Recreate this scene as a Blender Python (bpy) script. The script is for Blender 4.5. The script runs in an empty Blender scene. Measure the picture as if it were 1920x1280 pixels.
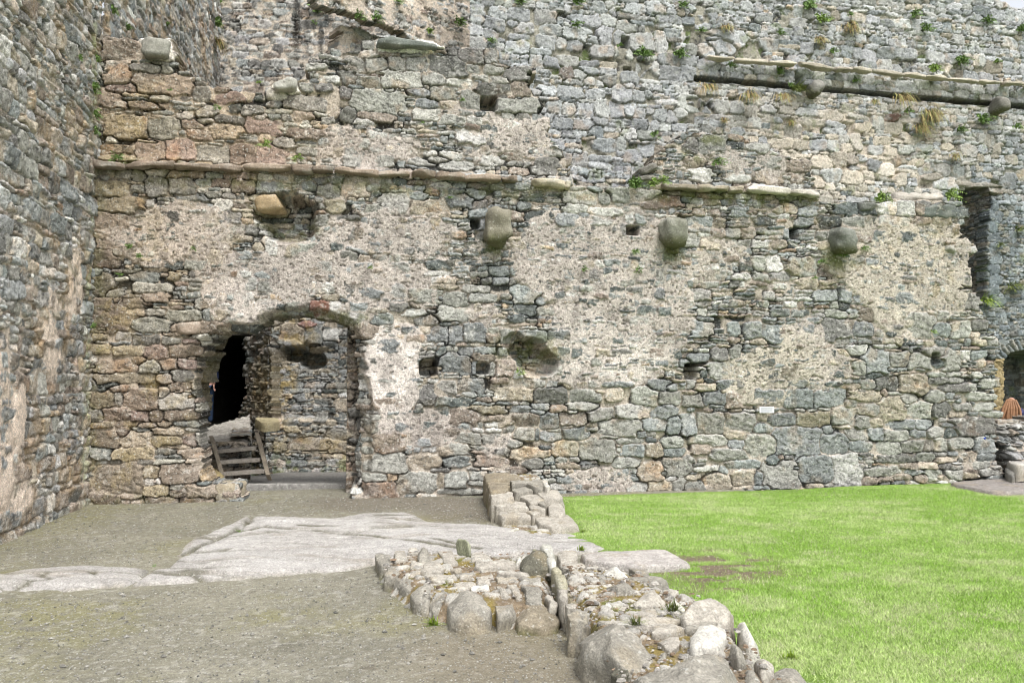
import bpy, math, random
import numpy as np
from mathutils import Vector
# ------------------------------------------------------------------ camera, sky, sun, exposure
S = bpy.context.scene; S.render.engine = 'CYCLES'
CAMH = 1.65; F = 1500.0; PITCH = math.atan(66 / F)
cam = bpy.data.objects.new('camera', bpy.data.cameras.new('camera')); S.collection.objects.link(cam); S.camera = cam
cam.location = (0, 0, CAMH); cam.rotation_euler = (math.pi / 2 + PITCH, 0, 0)
cam.data.lens = 36 * F / 1920; cam.data.sensor_width = 36; cam.data.clip_end = 2000; cam.data.clip_start = 0.05
cam.data.dof.use_dof = True; cam.data.dof.focus_distance = 10.8; cam.data.dof.aperture_fstop = 5.0
W = bpy.data.worlds.new('World'); S.world = W; W.use_nodes = True
nt = W.node_tree; bg = nt.nodes['Background']
sky = nt.nodes.new('ShaderNodeTexSky'); sky.sky_type = 'NISHITA'; sky.sun_disc = False
SUN_EL = math.radians(60); SUN_AZ = math.radians(152)          # high, behind the camera's right shoulder
sky.sun_elevation = SUN_EL; sky.sun_rotation = SUN_AZ; sky.air_density = 1.0; sky.dust_density = 4.0; sky.ozone_density = 1.0
hs = nt.nodes.new('ShaderNodeHueSaturation'); hs.inputs['Saturation'].default_value = 0.22   # overcast: the cloud greys the sky
nt.links.new(sky.outputs[0], hs.inputs['Color']); nt.links.new(hs.outputs[0], bg.inputs[0])
bg.inputs[1].default_value = 0.15
sl = bpy.data.lights.new('sun', 'SUN'); sl.energy = 1.3; sl.angle = math.radians(22); sl.color = (1, .97, .93)
so = bpy.data.objects.new('sun', sl); S.collection.objects.link(so)
so.rotation_euler = (math.radians(90) - SUN_EL, 0, math.pi - SUN_AZ)
sd = Vector((math.sin(SUN_AZ) * math.cos(SUN_EL), math.cos(SUN_AZ) * math.cos(SUN_EL), math.sin(SUN_EL)))
so.rotation_euler = sd.to_track_quat('Z', 'Y').to_euler()
S.view_settings.view_transform = 'Standard'; S.view_settings.look = 'None'; S.view_settings.gamma = 1
S.view_settings.exposure = 1.0
S.cycles.use_denoising = True; S.cycles.denoising_prefilter = 'ACCURATE'; S.cycles.pixel_filter_type = 'BLACKMAN_HARRIS'; S.cycles.filter_width = 1.1
# ------------------------------------------------------------------ helpers
R = np.random.default_rng(7); random.seed(7)
def ray(px, py):
    x, y, z = (px - 960) / F, 1.0, -(py - 640) / F
    c, s = math.cos(PITCH), math.sin(PITCH)
    return np.array([x, y * c - z * s, y * s + z * c])
def on_ground(px, py, z=0.0):
    d = ray(px, py); t = (z - CAMH) / d[2]; return np.array([d[0] * t, d[1] * t, z])
def at_depth(px, py, Y):
    d = ray(px, py); return np.array([d[0] / d[1] * Y, Y, CAMH + d[2] / d[1] * Y])
class Frame:
    def __init__(s, P, Q):
        s.P = np.array([P[0], P[1], 0.0]); d = np.array([Q[0] - P[0], Q[1] - P[1], 0.0]); s.D = d / np.linalg.norm(d)
        s.N = np.cross(s.D, [0, 0, 1.0])
    def uv(s, px, py):
        d = ray(px, py); o = np.array([0, 0, CAMH]); t = np.dot(s.P - o, s.N) / np.dot(d, s.N); h = o + d * t
        return float(np.dot(h - s.P, s.D)), float(h[2])
    def pt(s, u, v, w=0.0): return s.P + s.D * u + np.array([0, 0, 1.0]) * v + s.N * w
def H(ix, iy, seed):
    h = (ix.astype(np.int64) * 374761393 + iy.astype(np.int64) * 668265263 + seed * 2147483647 + 1013904223) & 0xFFFFFFFF
    h = ((h ^ (h >> 13)) * 1274126177) & 0xFFFFFFFF; h = ((h ^ (h >> 16)) * 2246822519) & 0xFFFFFFFF
    return ((h ^ (h >> 15)) & 0xFFFFFF) / float(0xFFFFFF)
def vn(x, y, seed=0):
    ix, iy = np.floor(x), np.floor(y); fx, fy = x - ix, y - iy
    fx = fx * fx * (3 - 2 * fx); fy = fy * fy * (3 - 2 * fy)
    a, b, c, d = H(ix, iy, seed), H(ix + 1, iy, seed), H(ix, iy + 1, seed), H(ix + 1, iy + 1, seed)
    return (a + (b - a) * fx) * (1 - fy) + (c + (d - c) * fx) * fy
def fbm(x, y, o=4, seed=0, g=.5):
    s = 0; a = 1; t = 0
    for k in range(o):
        s = s + a * vn(x * 2 ** k, y * 2 ** k, seed + 31 * k); t += a; a *= g
    return s / t - .5
def ss(a, b, x):
    t = np.clip((x - a) / (b - a), 0, 1); return t * t * (3 - 2 * t)
def inpoly(X, Y, poly):
    r = np.zeros(X.shape, bool); n = len(poly)
    for i in range(n):
        x1, y1 = poly[i]; x2, y2 = poly[(i + 1) % n]
        if y1 == y2: continue
        c = ((Y < y1) != (Y < y2)) & (X < (x2 - x1) * (Y - y1) / (y2 - y1) + x1); r ^= c
    return r
def pdist(X, Y, pts, closed=False):
    d = np.full(X.shape, 1e9); n = len(pts)
    for i in range(n if closed else n - 1):
        x1, y1 = pts[i]; x2, y2 = pts[(i + 1) % n]; dx, dy = x2 - x1, y2 - y1
        t = np.clip(((X - x1) * dx + (Y - y1) * dy) / (dx * dx + dy * dy + 1e-9), 0, 1)
        d = np.minimum(d, np.hypot(X - x1 - t * dx, Y - y1 - t * dy))
    return d
def sdpoly(X, Y, poly):
    d = pdist(X, Y, poly, True); return np.where(inpoly(X, Y, poly), d, -d)
def tag(o, label=None, cat=None, group=None, kind=None):
    if label: o['label'] = label
    if cat: o['category'] = cat
    if group: o['group'] = group
    if kind: o['kind'] = kind
    return o
def link(name, me, mat, parent=None):
    o = bpy.data.objects.new(name, me); S.collection.objects.link(o)
    if mat: me.materials.append(mat)
    if parent: o.parent = parent
    return o
def mesh(name, V, Fc, col=None, smooth=True):
    V = np.asarray(V, float); Fc = np.asarray(Fc, np.int32); k = Fc.shape[1]
    me = bpy.data.meshes.new(name); me.vertices.add(len(V)); me.vertices.foreach_set('co', V.astype(np.float32).ravel())
    me.loops.add(len(Fc) * k); me.loops.foreach_set('vertex_index', Fc.ravel())
    me.polygons.add(len(Fc)); me.polygons.foreach_set('loop_start', np.arange(0, len(Fc) * k, k, dtype=np.int32))
    me.polygons.foreach_set('use_smooth', np.full(len(Fc), smooth))
    me.update(calc_edges=True)
    if col is not None:
        at = me.color_attributes.new('Col', 'FLOAT_COLOR', 'POINT')
        c = np.ones((len(V), 4), np.float32); c[:, :3] = np.clip(col, .004, .95); at.data.foreach_set('color', c.ravel())
    return me
def empty(name, loc=(0, 0, 0)):
    o = bpy.data.objects.new(name, None); S.collection.objects.link(o); o.location = loc; o.empty_display_size = .1
    return o
# ------------------------------------------------------------------ materials
def M(name, base=None, rough=.9, fine=90, bump=.35, speck=0.0, var=.35, dist=.006, coarse=12, spec=.25, pit=0.0, dark=0.0):
    m = bpy.data.materials.new(name); m.use_nodes = True; t = m.node_tree; N = t.nodes; L = t.links
    b = N['Principled BSDF']; b.inputs['Roughness'].default_value = rough; b.inputs['Specular IOR Level'].default_value = spec
    tc = N.new('ShaderNodeTexCoord')
    if base is None:
        a = N.new('ShaderNodeVertexColor'); a.layer_name = 'Col'; src = a.outputs['Color']
    else:
        a = N.new('ShaderNodeRGB'); a.outputs[0].default_value = (*base, 1); src = a.outputs[0]
    def noise(sc, det=5, ro=.6):
        n = N.new('ShaderNodeTexNoise'); n.inputs['Scale'].default_value = sc; n.inputs['Detail'].default_value = det
        n.inputs['Roughness'].default_value = ro; L.new(tc.outputs['Object'], n.inputs['Vector']); return n.outputs['Fac']
    def mr(x, a0, a1, b0, b1):
        r = N.new('ShaderNodeMapRange'); r.inputs[1].default_value = a0; r.inputs[2].default_value = a1
        r.inputs[3].default_value = b0; r.inputs[4].default_value = b1; L.new(x, r.inputs[0]); return r.outputs[0]
    def mul(x, f):
        v = N.new('ShaderNodeVectorMath'); v.operation = 'SCALE'; L.new(x, v.inputs[0]); L.new(f, v.inputs['Scale']); return v.outputs[0]
    nf = noise(fine, 4, .7); nc = noise(coarse, 6, .6)
    src = mul(src, mr(nf, .34, .66, 1 - var, 1 + var)); src = mul(src, mr(nc, .3, .7, 1 - var * .6, 1 + var * .6))
    if dark:
        nd = noise(fine * .42, 8, .8); src = mul(src, mr(nd, .36, .45, 1 - dark, 1.04))
    if speck:
        ns = noise(fine * .55, 2, .5)
        mx = N.new('ShaderNodeMixRGB'); mx.inputs[2].default_value = (.62, .62, .57, 1)
        L.new(mr(ns, .63, .69, 0, speck), mx.inputs[0]); L.new(src, mx.inputs[1]); src = mx.outputs[0]
    L.new(src, b.inputs['Base Color'])
    bp = N.new('ShaderNodeBump'); bp.inputs['Strength'].default_value = bump; bp.inputs['Distance'].default_value = dist
    ad = N.new('ShaderNodeMath'); ad.operation = 'ADD'; L.new(nf, ad.inputs[0]); L.new(nc, ad.inputs[1]); h = ad.outputs[0]
    if pit:
        vo = N.new('ShaderNodeTexVoronoi'); vo.inputs['Scale'].default_value = pit; L.new(tc.outputs['Object'], vo.inputs['Vector'])
        a2 = N.new('ShaderNodeMath'); a2.operation = 'ADD'; L.new(h, a2.inputs[0]); L.new(vo.outputs['Distance'], a2.inputs[1]); h = a2.outputs[0]
    L.new(h, bp.inputs['Height']); L.new(bp.outputs[0], b.inputs['Normal'])
    return m
m_wall = M('rubble_stone', speck=.6, fine=70, bump=1.0, dist=.014, coarse=20, var=.44, dark=.48)
m_rock = M('weathered_rock', speck=.35, fine=65, bump=.9, dist=.014, coarse=13, var=.3, dark=.28)
m_soil = M('gravel_soil', speck=.35, fine=90, bump=.8, dist=.01, coarse=25, var=.3, dark=.3)
m_leaf = M('leaf', fine=40, bump=.1, var=.3, rough=.7)
m_wood = M('weathered_wood', fine=60, bump=.5, var=.25)
PAL = dict(g=(.29, .285, .25), G=(.17, .165, .15), b=(.215, .235, .232), d=(.10, .118, .115), n=(.26, .205, .155), N=(.23, .195, .14), r=(.25, .185, .155),
           R=(.30, .145, .11), t=(.37, .31, .22), y=(.30, .25, .155), l=(.43, .42, .385), w=(.66, .64, .58), s=(.34, .345, .34))
# ------------------------------------------------------------------ masonry engine
def courses(u0, u1, v0, v1, hmin, hmax, asp=(.9, 2.6), split=.35, pal='ggbnt', rng=None, jit=.12):
    out = []; v = v0
    while v < v1:
        hh = rng.uniform(hmin, hmax) if rng.random() > .25 else rng.uniform(hmin * .5, hmin)
        u = u0 - rng.random() * .2
        while u < u1:
            w = hh * rng.uniform(*asp) if hh > hmin else hh * rng.uniform(2, 5)
            if hh >= hmin and rng.random() < split:
                k = rng.integers(2, 4); hk = hh / k
                for i in range(k):
                    if rng.random() < .5: out.append((u + w / 2, v + hk * (i + .5), w / 2, hk / 2))
                    else:
                        f = rng.uniform(.35, .65); out.append((u + w * f / 2, v + hk * (i + .5), w * f / 2, hk / 2)); out.append((u + w * (1 + f) / 2, v + hk * (i + .5), w * (1 - f) / 2, hk / 2))
            else: out.append((u + w / 2, v + hh / 2 + rng.uniform(-jit, jit) * hh, w / 2, hh / 2))
            u += w
        v += hh
    o = []
    for (a, b, c, d) in out:
        o.append([a, b, c * rng.uniform(.92, 1.05), d * rng.uniform(.92, 1.1), rng.normal(0, .07), rng.uniform(2.2, 4.5), PAL[pal[rng.integers(len(pal))]], 0])
    return o
def parse(txt, ox, oy, sc, fr):
    o = []
    for it in txt.replace('\n', ' ').split(';'):
        it = it.strip()
        if not it: continue
        p = it.split(','); cx, cy, w, h = map(float, p[:4]); c = p[4].strip(); an = float(p[5]) if len(p) > 5 else 0
        X, Y, w, h = ox + cx / sc, oy + cy / sc, w / sc, h / sc
        u, v = fr.uv(X, Y); ua, _ = fr.uv(X - w / 2, Y); ub, _ = fr.uv(X + w / 2, Y); _, va = fr.uv(X, Y + h / 2); _, vb = fr.uv(X, Y - h / 2)
        o.append([u, v, (ub - ua) / 2, (vb - va) / 2, math.radians(an) + R.normal(0, .03), R.uniform(2.4, 4.5), PAL.get(c, PAL['g']), 1])
    return o
def masonry(name, fr, u0, u1, v0, v1, h, gen, custom=(), keep=None, cuts=(), depth=None, mortar=None, post=None, thick=0.0,
            warp=.03, joint=.02, jd=.04, prot=.02, mh0=-.022, mcol=(.345, .305, .255), seed=1, parent=None, lichen=.3, sides='lrtb', layer=1.0, finish=None, mott=1.0, green=0.0):
    nu = int((u1 - u0) / h) + 1; nv = int((v1 - v0) / h) + 1
    us = u0 + np.arange(nu) * h; vs = v0 + np.arange(nv) * h; U, V = np.meshgrid(us, vs)
    rng = np.random.default_rng(seed)
    Wu = U + warp * fbm(U * 3.1, V * 3.1, 3, seed + 5) * 2 + .036 * fbm(U * 13, V * 13, 3, seed + 8)
    Wv = V + warp * fbm(U * 2.1, V * 4.1, 3, seed + 6) * 1.6 + .036 * fbm(U * 13, V * 13, 3, seed + 9)
    seeds = list(custom)
    if len(seeds):
        cu = np.array([[s[0], s[1], s[2], s[3]] for s in seeds])
        for s in gen:
            if np.min(np.maximum(np.abs(cu[:, 0] - s[0]) / (cu[:, 2] + s[2] * .35), np.abs(cu[:, 1] - s[1]) / (cu[:, 3] + s[3] * .35))) > .93: seeds.append(s)
    else: seeds = list(gen)
    n = len(seeds)
    d1 = np.full(U.shape, 9.0); d2 = np.full(U.shape, 9.5); lab = np.full(U.shape, -1, np.int32)
    for i, (cx, cy, a, b, th, p, col, cst) in enumerate(seeds):
        rr = 2.1 * max(a, b * 1.2) + .06; rv = 2.1 * (b + a * abs(math.sin(th))) + .08
        i0, i1 = max(0, int((cx - rr - u0) / h)), min(nu, int((cx + rr - u0) / h) + 2); j0, j1 = max(0, int((cy - rv - v0) / h)), min(nv, int((cy + rv - v0) / h) + 2)
        if i0 >= i1 or j0 >= j1: continue
        sl_ = np.s_[j0:j1, i0:i1]; du = Wu[sl_] - cx; dv = Wv[sl_] - cy; c, s_ = math.cos(th), math.sin(th)
        x = np.abs(du * c + dv * s_) / a; y = np.abs(-du * s_ + dv * c) / b
        d = (x ** p + y ** p) ** (1 / p) * (.9 if cst else 1)
        D1, D2, LB = d1[sl_], d2[sl_], lab[sl_]; m = d < D1
        D2[...] = np.where(m, D1, np.minimum(D2, d)); D1[...] = np.where(m, d, D1); LB[m] = i
    q = np.maximum(d2 - d1, 0); gy, gx = np.gradient(d1, h); g1 = np.hypot(gx, gy) + .5
    gy, gx = np.gradient(d2, h); g2 = np.hypot(gx, gy) + .5
    e = np.minimum(q / (g1 + g2), np.maximum(1.18 - d1, 0) / g1)
    lab0 = np.maximum(lab, 0)
    P = np.array([s[:4] for s in seeds]); C = np.array([s[6] for s in seeds], float); iscu = np.array([s[7] for s in seeds], float)
    pr = rng.uniform(-.3, 1, n) * prot + iscu * .006; tu = rng.normal(0, .10, n); tv = rng.normal(0, .12, n) + .03
    C = C * .68 + C.mean(1, keepdims=True) * .32 * np.array([1.015, 1.0, .975]); C = C * rng.uniform(.72, 1.25, (n, 1)) * rng.uniform(.985, 1.015, (n, 3))
    jw = joint * (.6 + .8 * (fbm(U * 2, V * 2, 2, seed + 12) + .5))
    s = ss(.1, 1, e / jw)
    ru, rv_ = U - P[lab0, 0], V - P[lab0, 1]
    st = fbm(U * 7 + lab0 * 3.3, V * 26 + ru * 8 + lab0 * 1.7, 4, seed + 20) * .018 * layer + fbm(U * 14, V * 14, 4, seed + 21) * .02
    ch = np.abs(fbm(U * 11 + lab0, V * 11, 3, seed + 23)) * .02
    hs_ = pr[lab0] + np.clip(tu[lab0] * ru + tv[lab0] * rv_, -.03, .03) + np.minimum(e, .05) * .12 + st - ch
    hs_ = hs_ * s - jd * (1 - s)
    mh = mh0 + .016 * fbm(U * 5, V * 5, 4, seed + 30) + .016 * fbm(U * 38, V * 38, 2, seed + 31)
    mh = mh - .045 * ss(-.06, .12, fbm(U * 4.3, V * 4.3, 3, seed + 32)); mc = np.ones(U.shape + (3,)) * np.array(mcol); plas = np.zeros(U.shape)
    if mortar is not None: mh, mc, plas = mortar(U, V, mh, mc)
    mc = mc * (1 + .5 * fbm(U * 20, V * 20, 3, seed + 33)[..., None]) * (1 + .35 * fbm(U * 2.2, V * 2.2, 3, seed + 34)[..., None])
    hh = np.maximum(hs_, mh); cov = ss(-.004, .004, mh - hs_)[..., None]
    col = C[lab0] * (1 + .5 * fbm(U * 9 + lab0 * 2.1, V * 16, 4, seed + 40)[..., None])
    lf = fbm(U * 5 + lab0 * .37, V * 5, 5, seed + 41, .62)
    lk = ss(.10, .22, lf)[..., None] * lichen * rng.uniform(0, 1.6, n)[lab0][..., None].clip(0, 1)
    col = col * (1 - lk) + np.array([.47, .46, .42]) * lk
    rk = ss(.12, .25, fbm(U * 3.3 + lab0 * .7, V * 3.3, 4, seed + 43))[..., None] * .45
    col = col * (1 - rk) + col * np.array([1.15, .86, .62]) * rk
    # joints hold dark, damp earth
    mo = fbm(U * 15 + lab0 * 1.9, V * 21, 4, seed + 44, .7); col = col * (1 - .5 * mott * ss(.06, .22, mo)[..., None]); lw = (ss(.09, .19, fbm(U * 19 + lab0, V * 19, 3, seed + 45, .7)) * ss(-.1, .2, lf) * lichen * 1.6 * mott)[..., None].clip(0, .8)
    col = col * (1 - lw) + np.array([.52, .51, .48]) * lw
    fis = np.exp(-(np.abs(fbm(U * 6 + lab0 * 2.7, V * 13 + ru * 5, 3, seed + 46)) / .012) ** 2) * ss(.01, .04, e) * .012; hs_ = hs_ - fis; hh = np.maximum(hs_, mh); col = col * (1 - fis[..., None] * 40)
    col = col * (1 - .8 * (1 - ss(.2, .8, s))[..., None])
    if green: gj = ((1 - ss(.2, .9, s)) * ss(-.02, .10, fbm(U * 2.6, V * 2.6, 3, seed + 47)))[..., None] * green; col = col * (1 - gj) + np.array([.13, .17, .05]) * gj
    col = col * (1 - cov) + mc * cov
    if depth is not None:
        dd, dc = depth(U, V, lab0, P)
        hh = hh + dd
        if dc is not None: col = col * dc
    if post is not None: col = post(U, V, col, hh, lab0, P, plas)
    if finish is not None: hh = finish(U, V, hh)
    # outline follows whole stones
    K = np.ones(U.shape, bool)
    pu, pv = P[lab0, 0], P[lab0, 1]
    if keep is not None: K &= inpoly(pu * .8 + U * .2, pv * .8 + V * .2, keep)
    for cpoly in cuts: K &= ~inpoly(U if len(cpoly) == 2 else pu * .3 + U * .7, V if len(cpoly) == 2 else pv * .3 + V * .7, cpoly[0] if len(cpoly) == 2 else cpoly)
    K = K[:-1, :-1]
    idx = np.arange(nu * nv).reshape(nv, nu)
    pos = fr.P + U[..., None] * fr.D + V[..., None] * np.array([0, 0, 1.0]) + hh[..., None] * fr.N
    q4 = np.stack([idx[:-1, :-1], idx[:-1, 1:], idx[1:, 1:], idx[1:, :-1]], -1)[K]
    VV = pos.reshape(-1, 3); CC = col.reshape(-1, 3); FF = [q4]
    if thick > 0:
        Kp = np.pad(K, 1); segs = []
        E = []
        Kc = Kp[1:-1, 1:-1]
        for side, nb in (('r', Kp[1:-1, 2:]), ('l', Kp[1:-1, :-2]), ('t', Kp[2:, 1:-1]), ('b', Kp[:-2, 1:-1])):
            m = Kc & ~nb
            if side == 'r' and 'r' not in sides: m[:, -1] = False
            if side == 'l' and 'l' not in sides: m[:, 0] = False
            if side == 't' and 't' not in sides: m[-1] = False
            if side == 'b' and 'b' not in sides: m[0] = False
            j, i = np.nonzero(m)
            if side == 'r': E.append(np.stack([idx[j, i + 1], idx[j + 1, i + 1]], 1))
            if side == 'l': E.append(np.stack([idx[j + 1, i], idx[j, i]], 1))
            if side == 't': E.append(np.stack([idx[j + 1, i + 1], idx[j + 1, i]], 1))
            if side == 'b': E.append(np.stack([idx[j, i], idx[j, i + 1]], 1))
        E = np.concatenate(E); uq, inv = np.unique(E.ravel(), return_inverse=True); inv = inv.reshape(-1, 2)
        ns = max(3, int(thick / .06)); prev = uq; base = len(VV); add = []; addc = []
        uu, vv = U.ravel()[uq], V.ravel()[uq]
        for k in range(1, ns + 1):
            t = k / ns
            off = .05 * fbm(uu * 5 + 9 * t, vv * 5 + t * 7, 3, seed + 70) ; off2 = .05 * fbm(uu * 5 - 9 * t, vv * 5 + t * 7, 3, seed + 71)
            p_ = VV[uq] - fr.N * (t * thick) + fr.D * off[:, None] + np.array([0, 0, 1.0]) * off2[:, None]
            add.append(p_); addc.append(CC[uq] * (.55 + .6 * (fbm(uu * 9 + t * 11, vv * 9 + t * 3, 3, seed + 72) + .5))[:, None])
            cur = base + (k - 1) * len(uq) + np.arange(len(uq)); pa = prev if k > 1 else uq
            FF.append(np.stack([pa[inv[:, 0]], cur[inv[:, 0]], cur[inv[:, 1]], pa[inv[:, 1]]], 1)); prev = cur
        VV = np.concatenate([VV] + add); CC = np.concatenate([CC] + addc)
    FF = np.concatenate(FF); used = np.zeros(len(VV), bool); used[FF.ravel()] = True; rm = np.cumsum(used) - 1
    me = mesh(name, VV[used], rm[FF], CC[used])
    return link(name, me, m_wall, parent)
def ell(U, V, fr, L, amp=1.0, seed=50, edge=.35):
    """union of soft ragged ellipses given where they stand on the wall"""
    o = np.zeros(U.shape)
    for (px, py, rx, ry, k) in L:
        u, v = fr.uv(px, py); ua, _ = fr.uv(px + rx, py); _, vb = fr.uv(px, py - ry)
        r = np.hypot((U - u) / abs(ua - u), (V - v) / abs(vb - v)); o = np.maximum(o, k * (1 - ss(1 - edge, 1 + edge, r)))
    return o
# ------------------------------------------------------------------ the wall planes (base points taken on the ground)
g = on_ground
FW = Frame(g(165, 945), g(1800, 906))                       # wall with the broken doorway
LW = Frame(g(0, 1020), g(165, 945))                         # wall on the left
_a = at_depth(1900, 706, 17.0); _dir = np.array([(7800 - 960) / F, 1.0]); _dir /= np.linalg.norm(_dir)
_b = _a[:2] - _dir * 10.6
FAR = Frame(_b, _a[:2])                                     # tall far wall
def uvp(fr, pts): return [fr.uv(*p) for p in pts]
S3 = 1905 / 640.0
front = []
front += parse('''660,265,230,110,n;865,260,190,130,w;640,385,140,130,n;790,370,160,45,G;910,370,60,45,g;900,455,300,110,n;620,545,150,90,n;675,485,150,55,r;
820,575,240,45,n;900,575,110,45,n;670,685,250,130,y;905,695,185,120,g;1060,685,110,50,n;1110,740,120,50,n;1265,725,175,85,t;1265,655,180,45,G;1470,695,215,100,r;
1390,600,130,60,G;1270,535,150,65,r;1110,510,90,80,G;1025,630,80,50,g;1150,610,100,60,g;1700,570,190,80,g;1590,475,140,65,w;1700,470,90,60,g;1800,475,90,50,G;
830,840,150,130,n;1000,840,165,125,r;1180,850,170,115,g;1345,860,140,100,n;1510,865,170,110,r;620,830,180,60,y;640,870,190,45,y;1700,735,200,70,n;1600,785,120,60,g;
1720,840,100,50,g;1680,630,120,60,n;620,1050,200,85,y;765,1060,80,50,g;770,980,80,50,g;690,975,80,45,g;875,1045,135,95,G;1020,1045,145,90,G;655,1140,260,80,y;
615,1235,180,90,n;840,1135,40,45,l;1080,1110,180,30,b;1090,1150,280,30,b;1360,1045,140,65,n;1525,1050,180,75,b;1720,1040,80,60,b;1490,1140,180,95,y,10;1860,1145,110,80,y;1840,1075,120,70,g''', 0, 0, S3, FW)
front += parse('''50,250,110,60,G;155,240,70,45,g;360,245,340,60,w;620,280,60,45,G;735,305,150,90,G;845,305,80,80,G;925,305,90,80,t;160,290,110,40,g;75,345,120,75,g;190,345,120,75,g;
310,345,90,80,g;430,345,110,75,g;600,355,190,120,G,-20;750,370,100,50,g;850,375,110,45,g;985,395,130,80,G;335,435,235,100,g;515,435,120,70,g;155,445,130,60,g;30,420,90,65,G;680,450,150,45,l;
785,420,85,40,g;880,430,100,35,g;860,490,190,80,G;1010,485,100,85,n;20,510,60,70,G;230,550,300,120,g;570,510,150,80,g;730,550,110,100,g;435,500,130,40,b;985,575,215,90,g;40,635,80,70,G;
190,640,180,50,n;625,660,140,50,l;745,660,90,45,l;850,660,120,50,g;940,640,70,40,g;1030,650,90,50,g;960,705,110,60,l;720,755,150,90,l;190,745,110,40,l;200,825,100,35,l;630,860,130,45,l;
330,830,150,45,l;80,870,160,130,g;850,885,110,50,l;650,915,160,50,l;1150,930,150,95,G;230,900,120,60,g;450,900,130,45,l;70,1060,150,90,t;300,1130,165,100,g;415,1050,120,35,b;430,1100,110,50,b;
480,1150,210,90,t;630,1060,110,40,d;650,1120,140,90,b;745,1080,100,60,b;1340,1100,190,75,g;1465,1105,90,60,g;1560,1090,140,90,g;1690,1090,170,75,g;1300,1165,130,45,l;1470,1185,170,45,l;
1610,1220,40,60,l;1670,1210,65,70,b;1450,1235,120,50,l;1265,1230,120,70,b;1850,1260,110,70,g;1790,1130,200,80,n;1060,1100,120,50,d;190,1080,60,40,d''', 640, 0, S3, FW)
front += parse('''45,810,85,80,G;170,800,150,100,G;290,810,90,50,d;430,830,130,50,g;540,850,120,45,l;65,910,110,60,n;105,975,130,80,l;270,900,140,60,g;480,910,120,70,g;630,930,140,60,n;
300,990,130,50,l;490,990,140,70,n;640,1000,90,50,n;310,1180,110,65,b;590,1165,90,50,t;700,1180,110,60,b;460,1230,110,45,d;680,1240,100,50,b;530,1175,60,50,t;905,1165,150,70,d;1030,1170,90,70,d;
1140,1165,120,60,l;1250,1170,90,80,l;1345,1170,120,80,G;1495,1180,200,75,d;815,1240,130,70,d;940,1240,110,60,g;1050,1230,70,50,g;1170,1240,170,60,g;1330,1240,100,50,n;1450,1240,120,60,t''', 1280, 0, S3, FW)
front += parse('''580,60,140,90,n;575,160,150,90,n;560,310,120,120,N;600,480,200,160,n;980,265,85,50,y;800,270,140,50,b;850,330,170,50,g;870,385,120,50,n;750,410,120,50,n;760,465,90,40,t;
1020,480,170,65,g;1155,475,45,70,b;1225,475,90,60,g;860,535,200,65,g;1000,550,90,40,n;1140,555,190,75,n;1070,625,80,30,r;960,620,95,50,g;820,610,140,55,G;550,605,90,35,y;560,665,140,55,y;
720,670,170,55,y;875,690,125,80,r;1020,680,160,70,n;780,730,80,45,t;640,770,250,80,n;840,770,120,80,g;940,750,100,55,n;1040,750,90,50,r;710,830,360,60,N;915,830,100,50,n;1010,820,110,60,G;
570,955,130,100,y;655,955,40,90,g;785,955,210,110,n;970,965,160,90,g;910,915,50,60,g;1010,880,120,50,n;670,890,100,40,n;530,1040,90,70,g;645,1030,160,80,n;780,1040,105,60,r;870,1040,75,60,n;
995,1035,170,60,n;550,1090,110,35,y;720,1090,140,35,n;820,1095,100,30,n;1040,1085,150,45,b;915,1090,90,40,n;580,1175,170,85,N;685,1140,80,55,n;765,1170,170,90,t;925,1180,170,70,y;1050,1180,60,70,r;
1110,1170,60,60,g;560,1250,130,70,b;750,1255,240,60,y;920,1245,120,40,g;1060,1250,120,60,n;1790,440,100,80,R;1510,90,80,110,l;1700,140,170,110,g;1550,375,70,35,t''', 0, 430, S3, FW)
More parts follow.
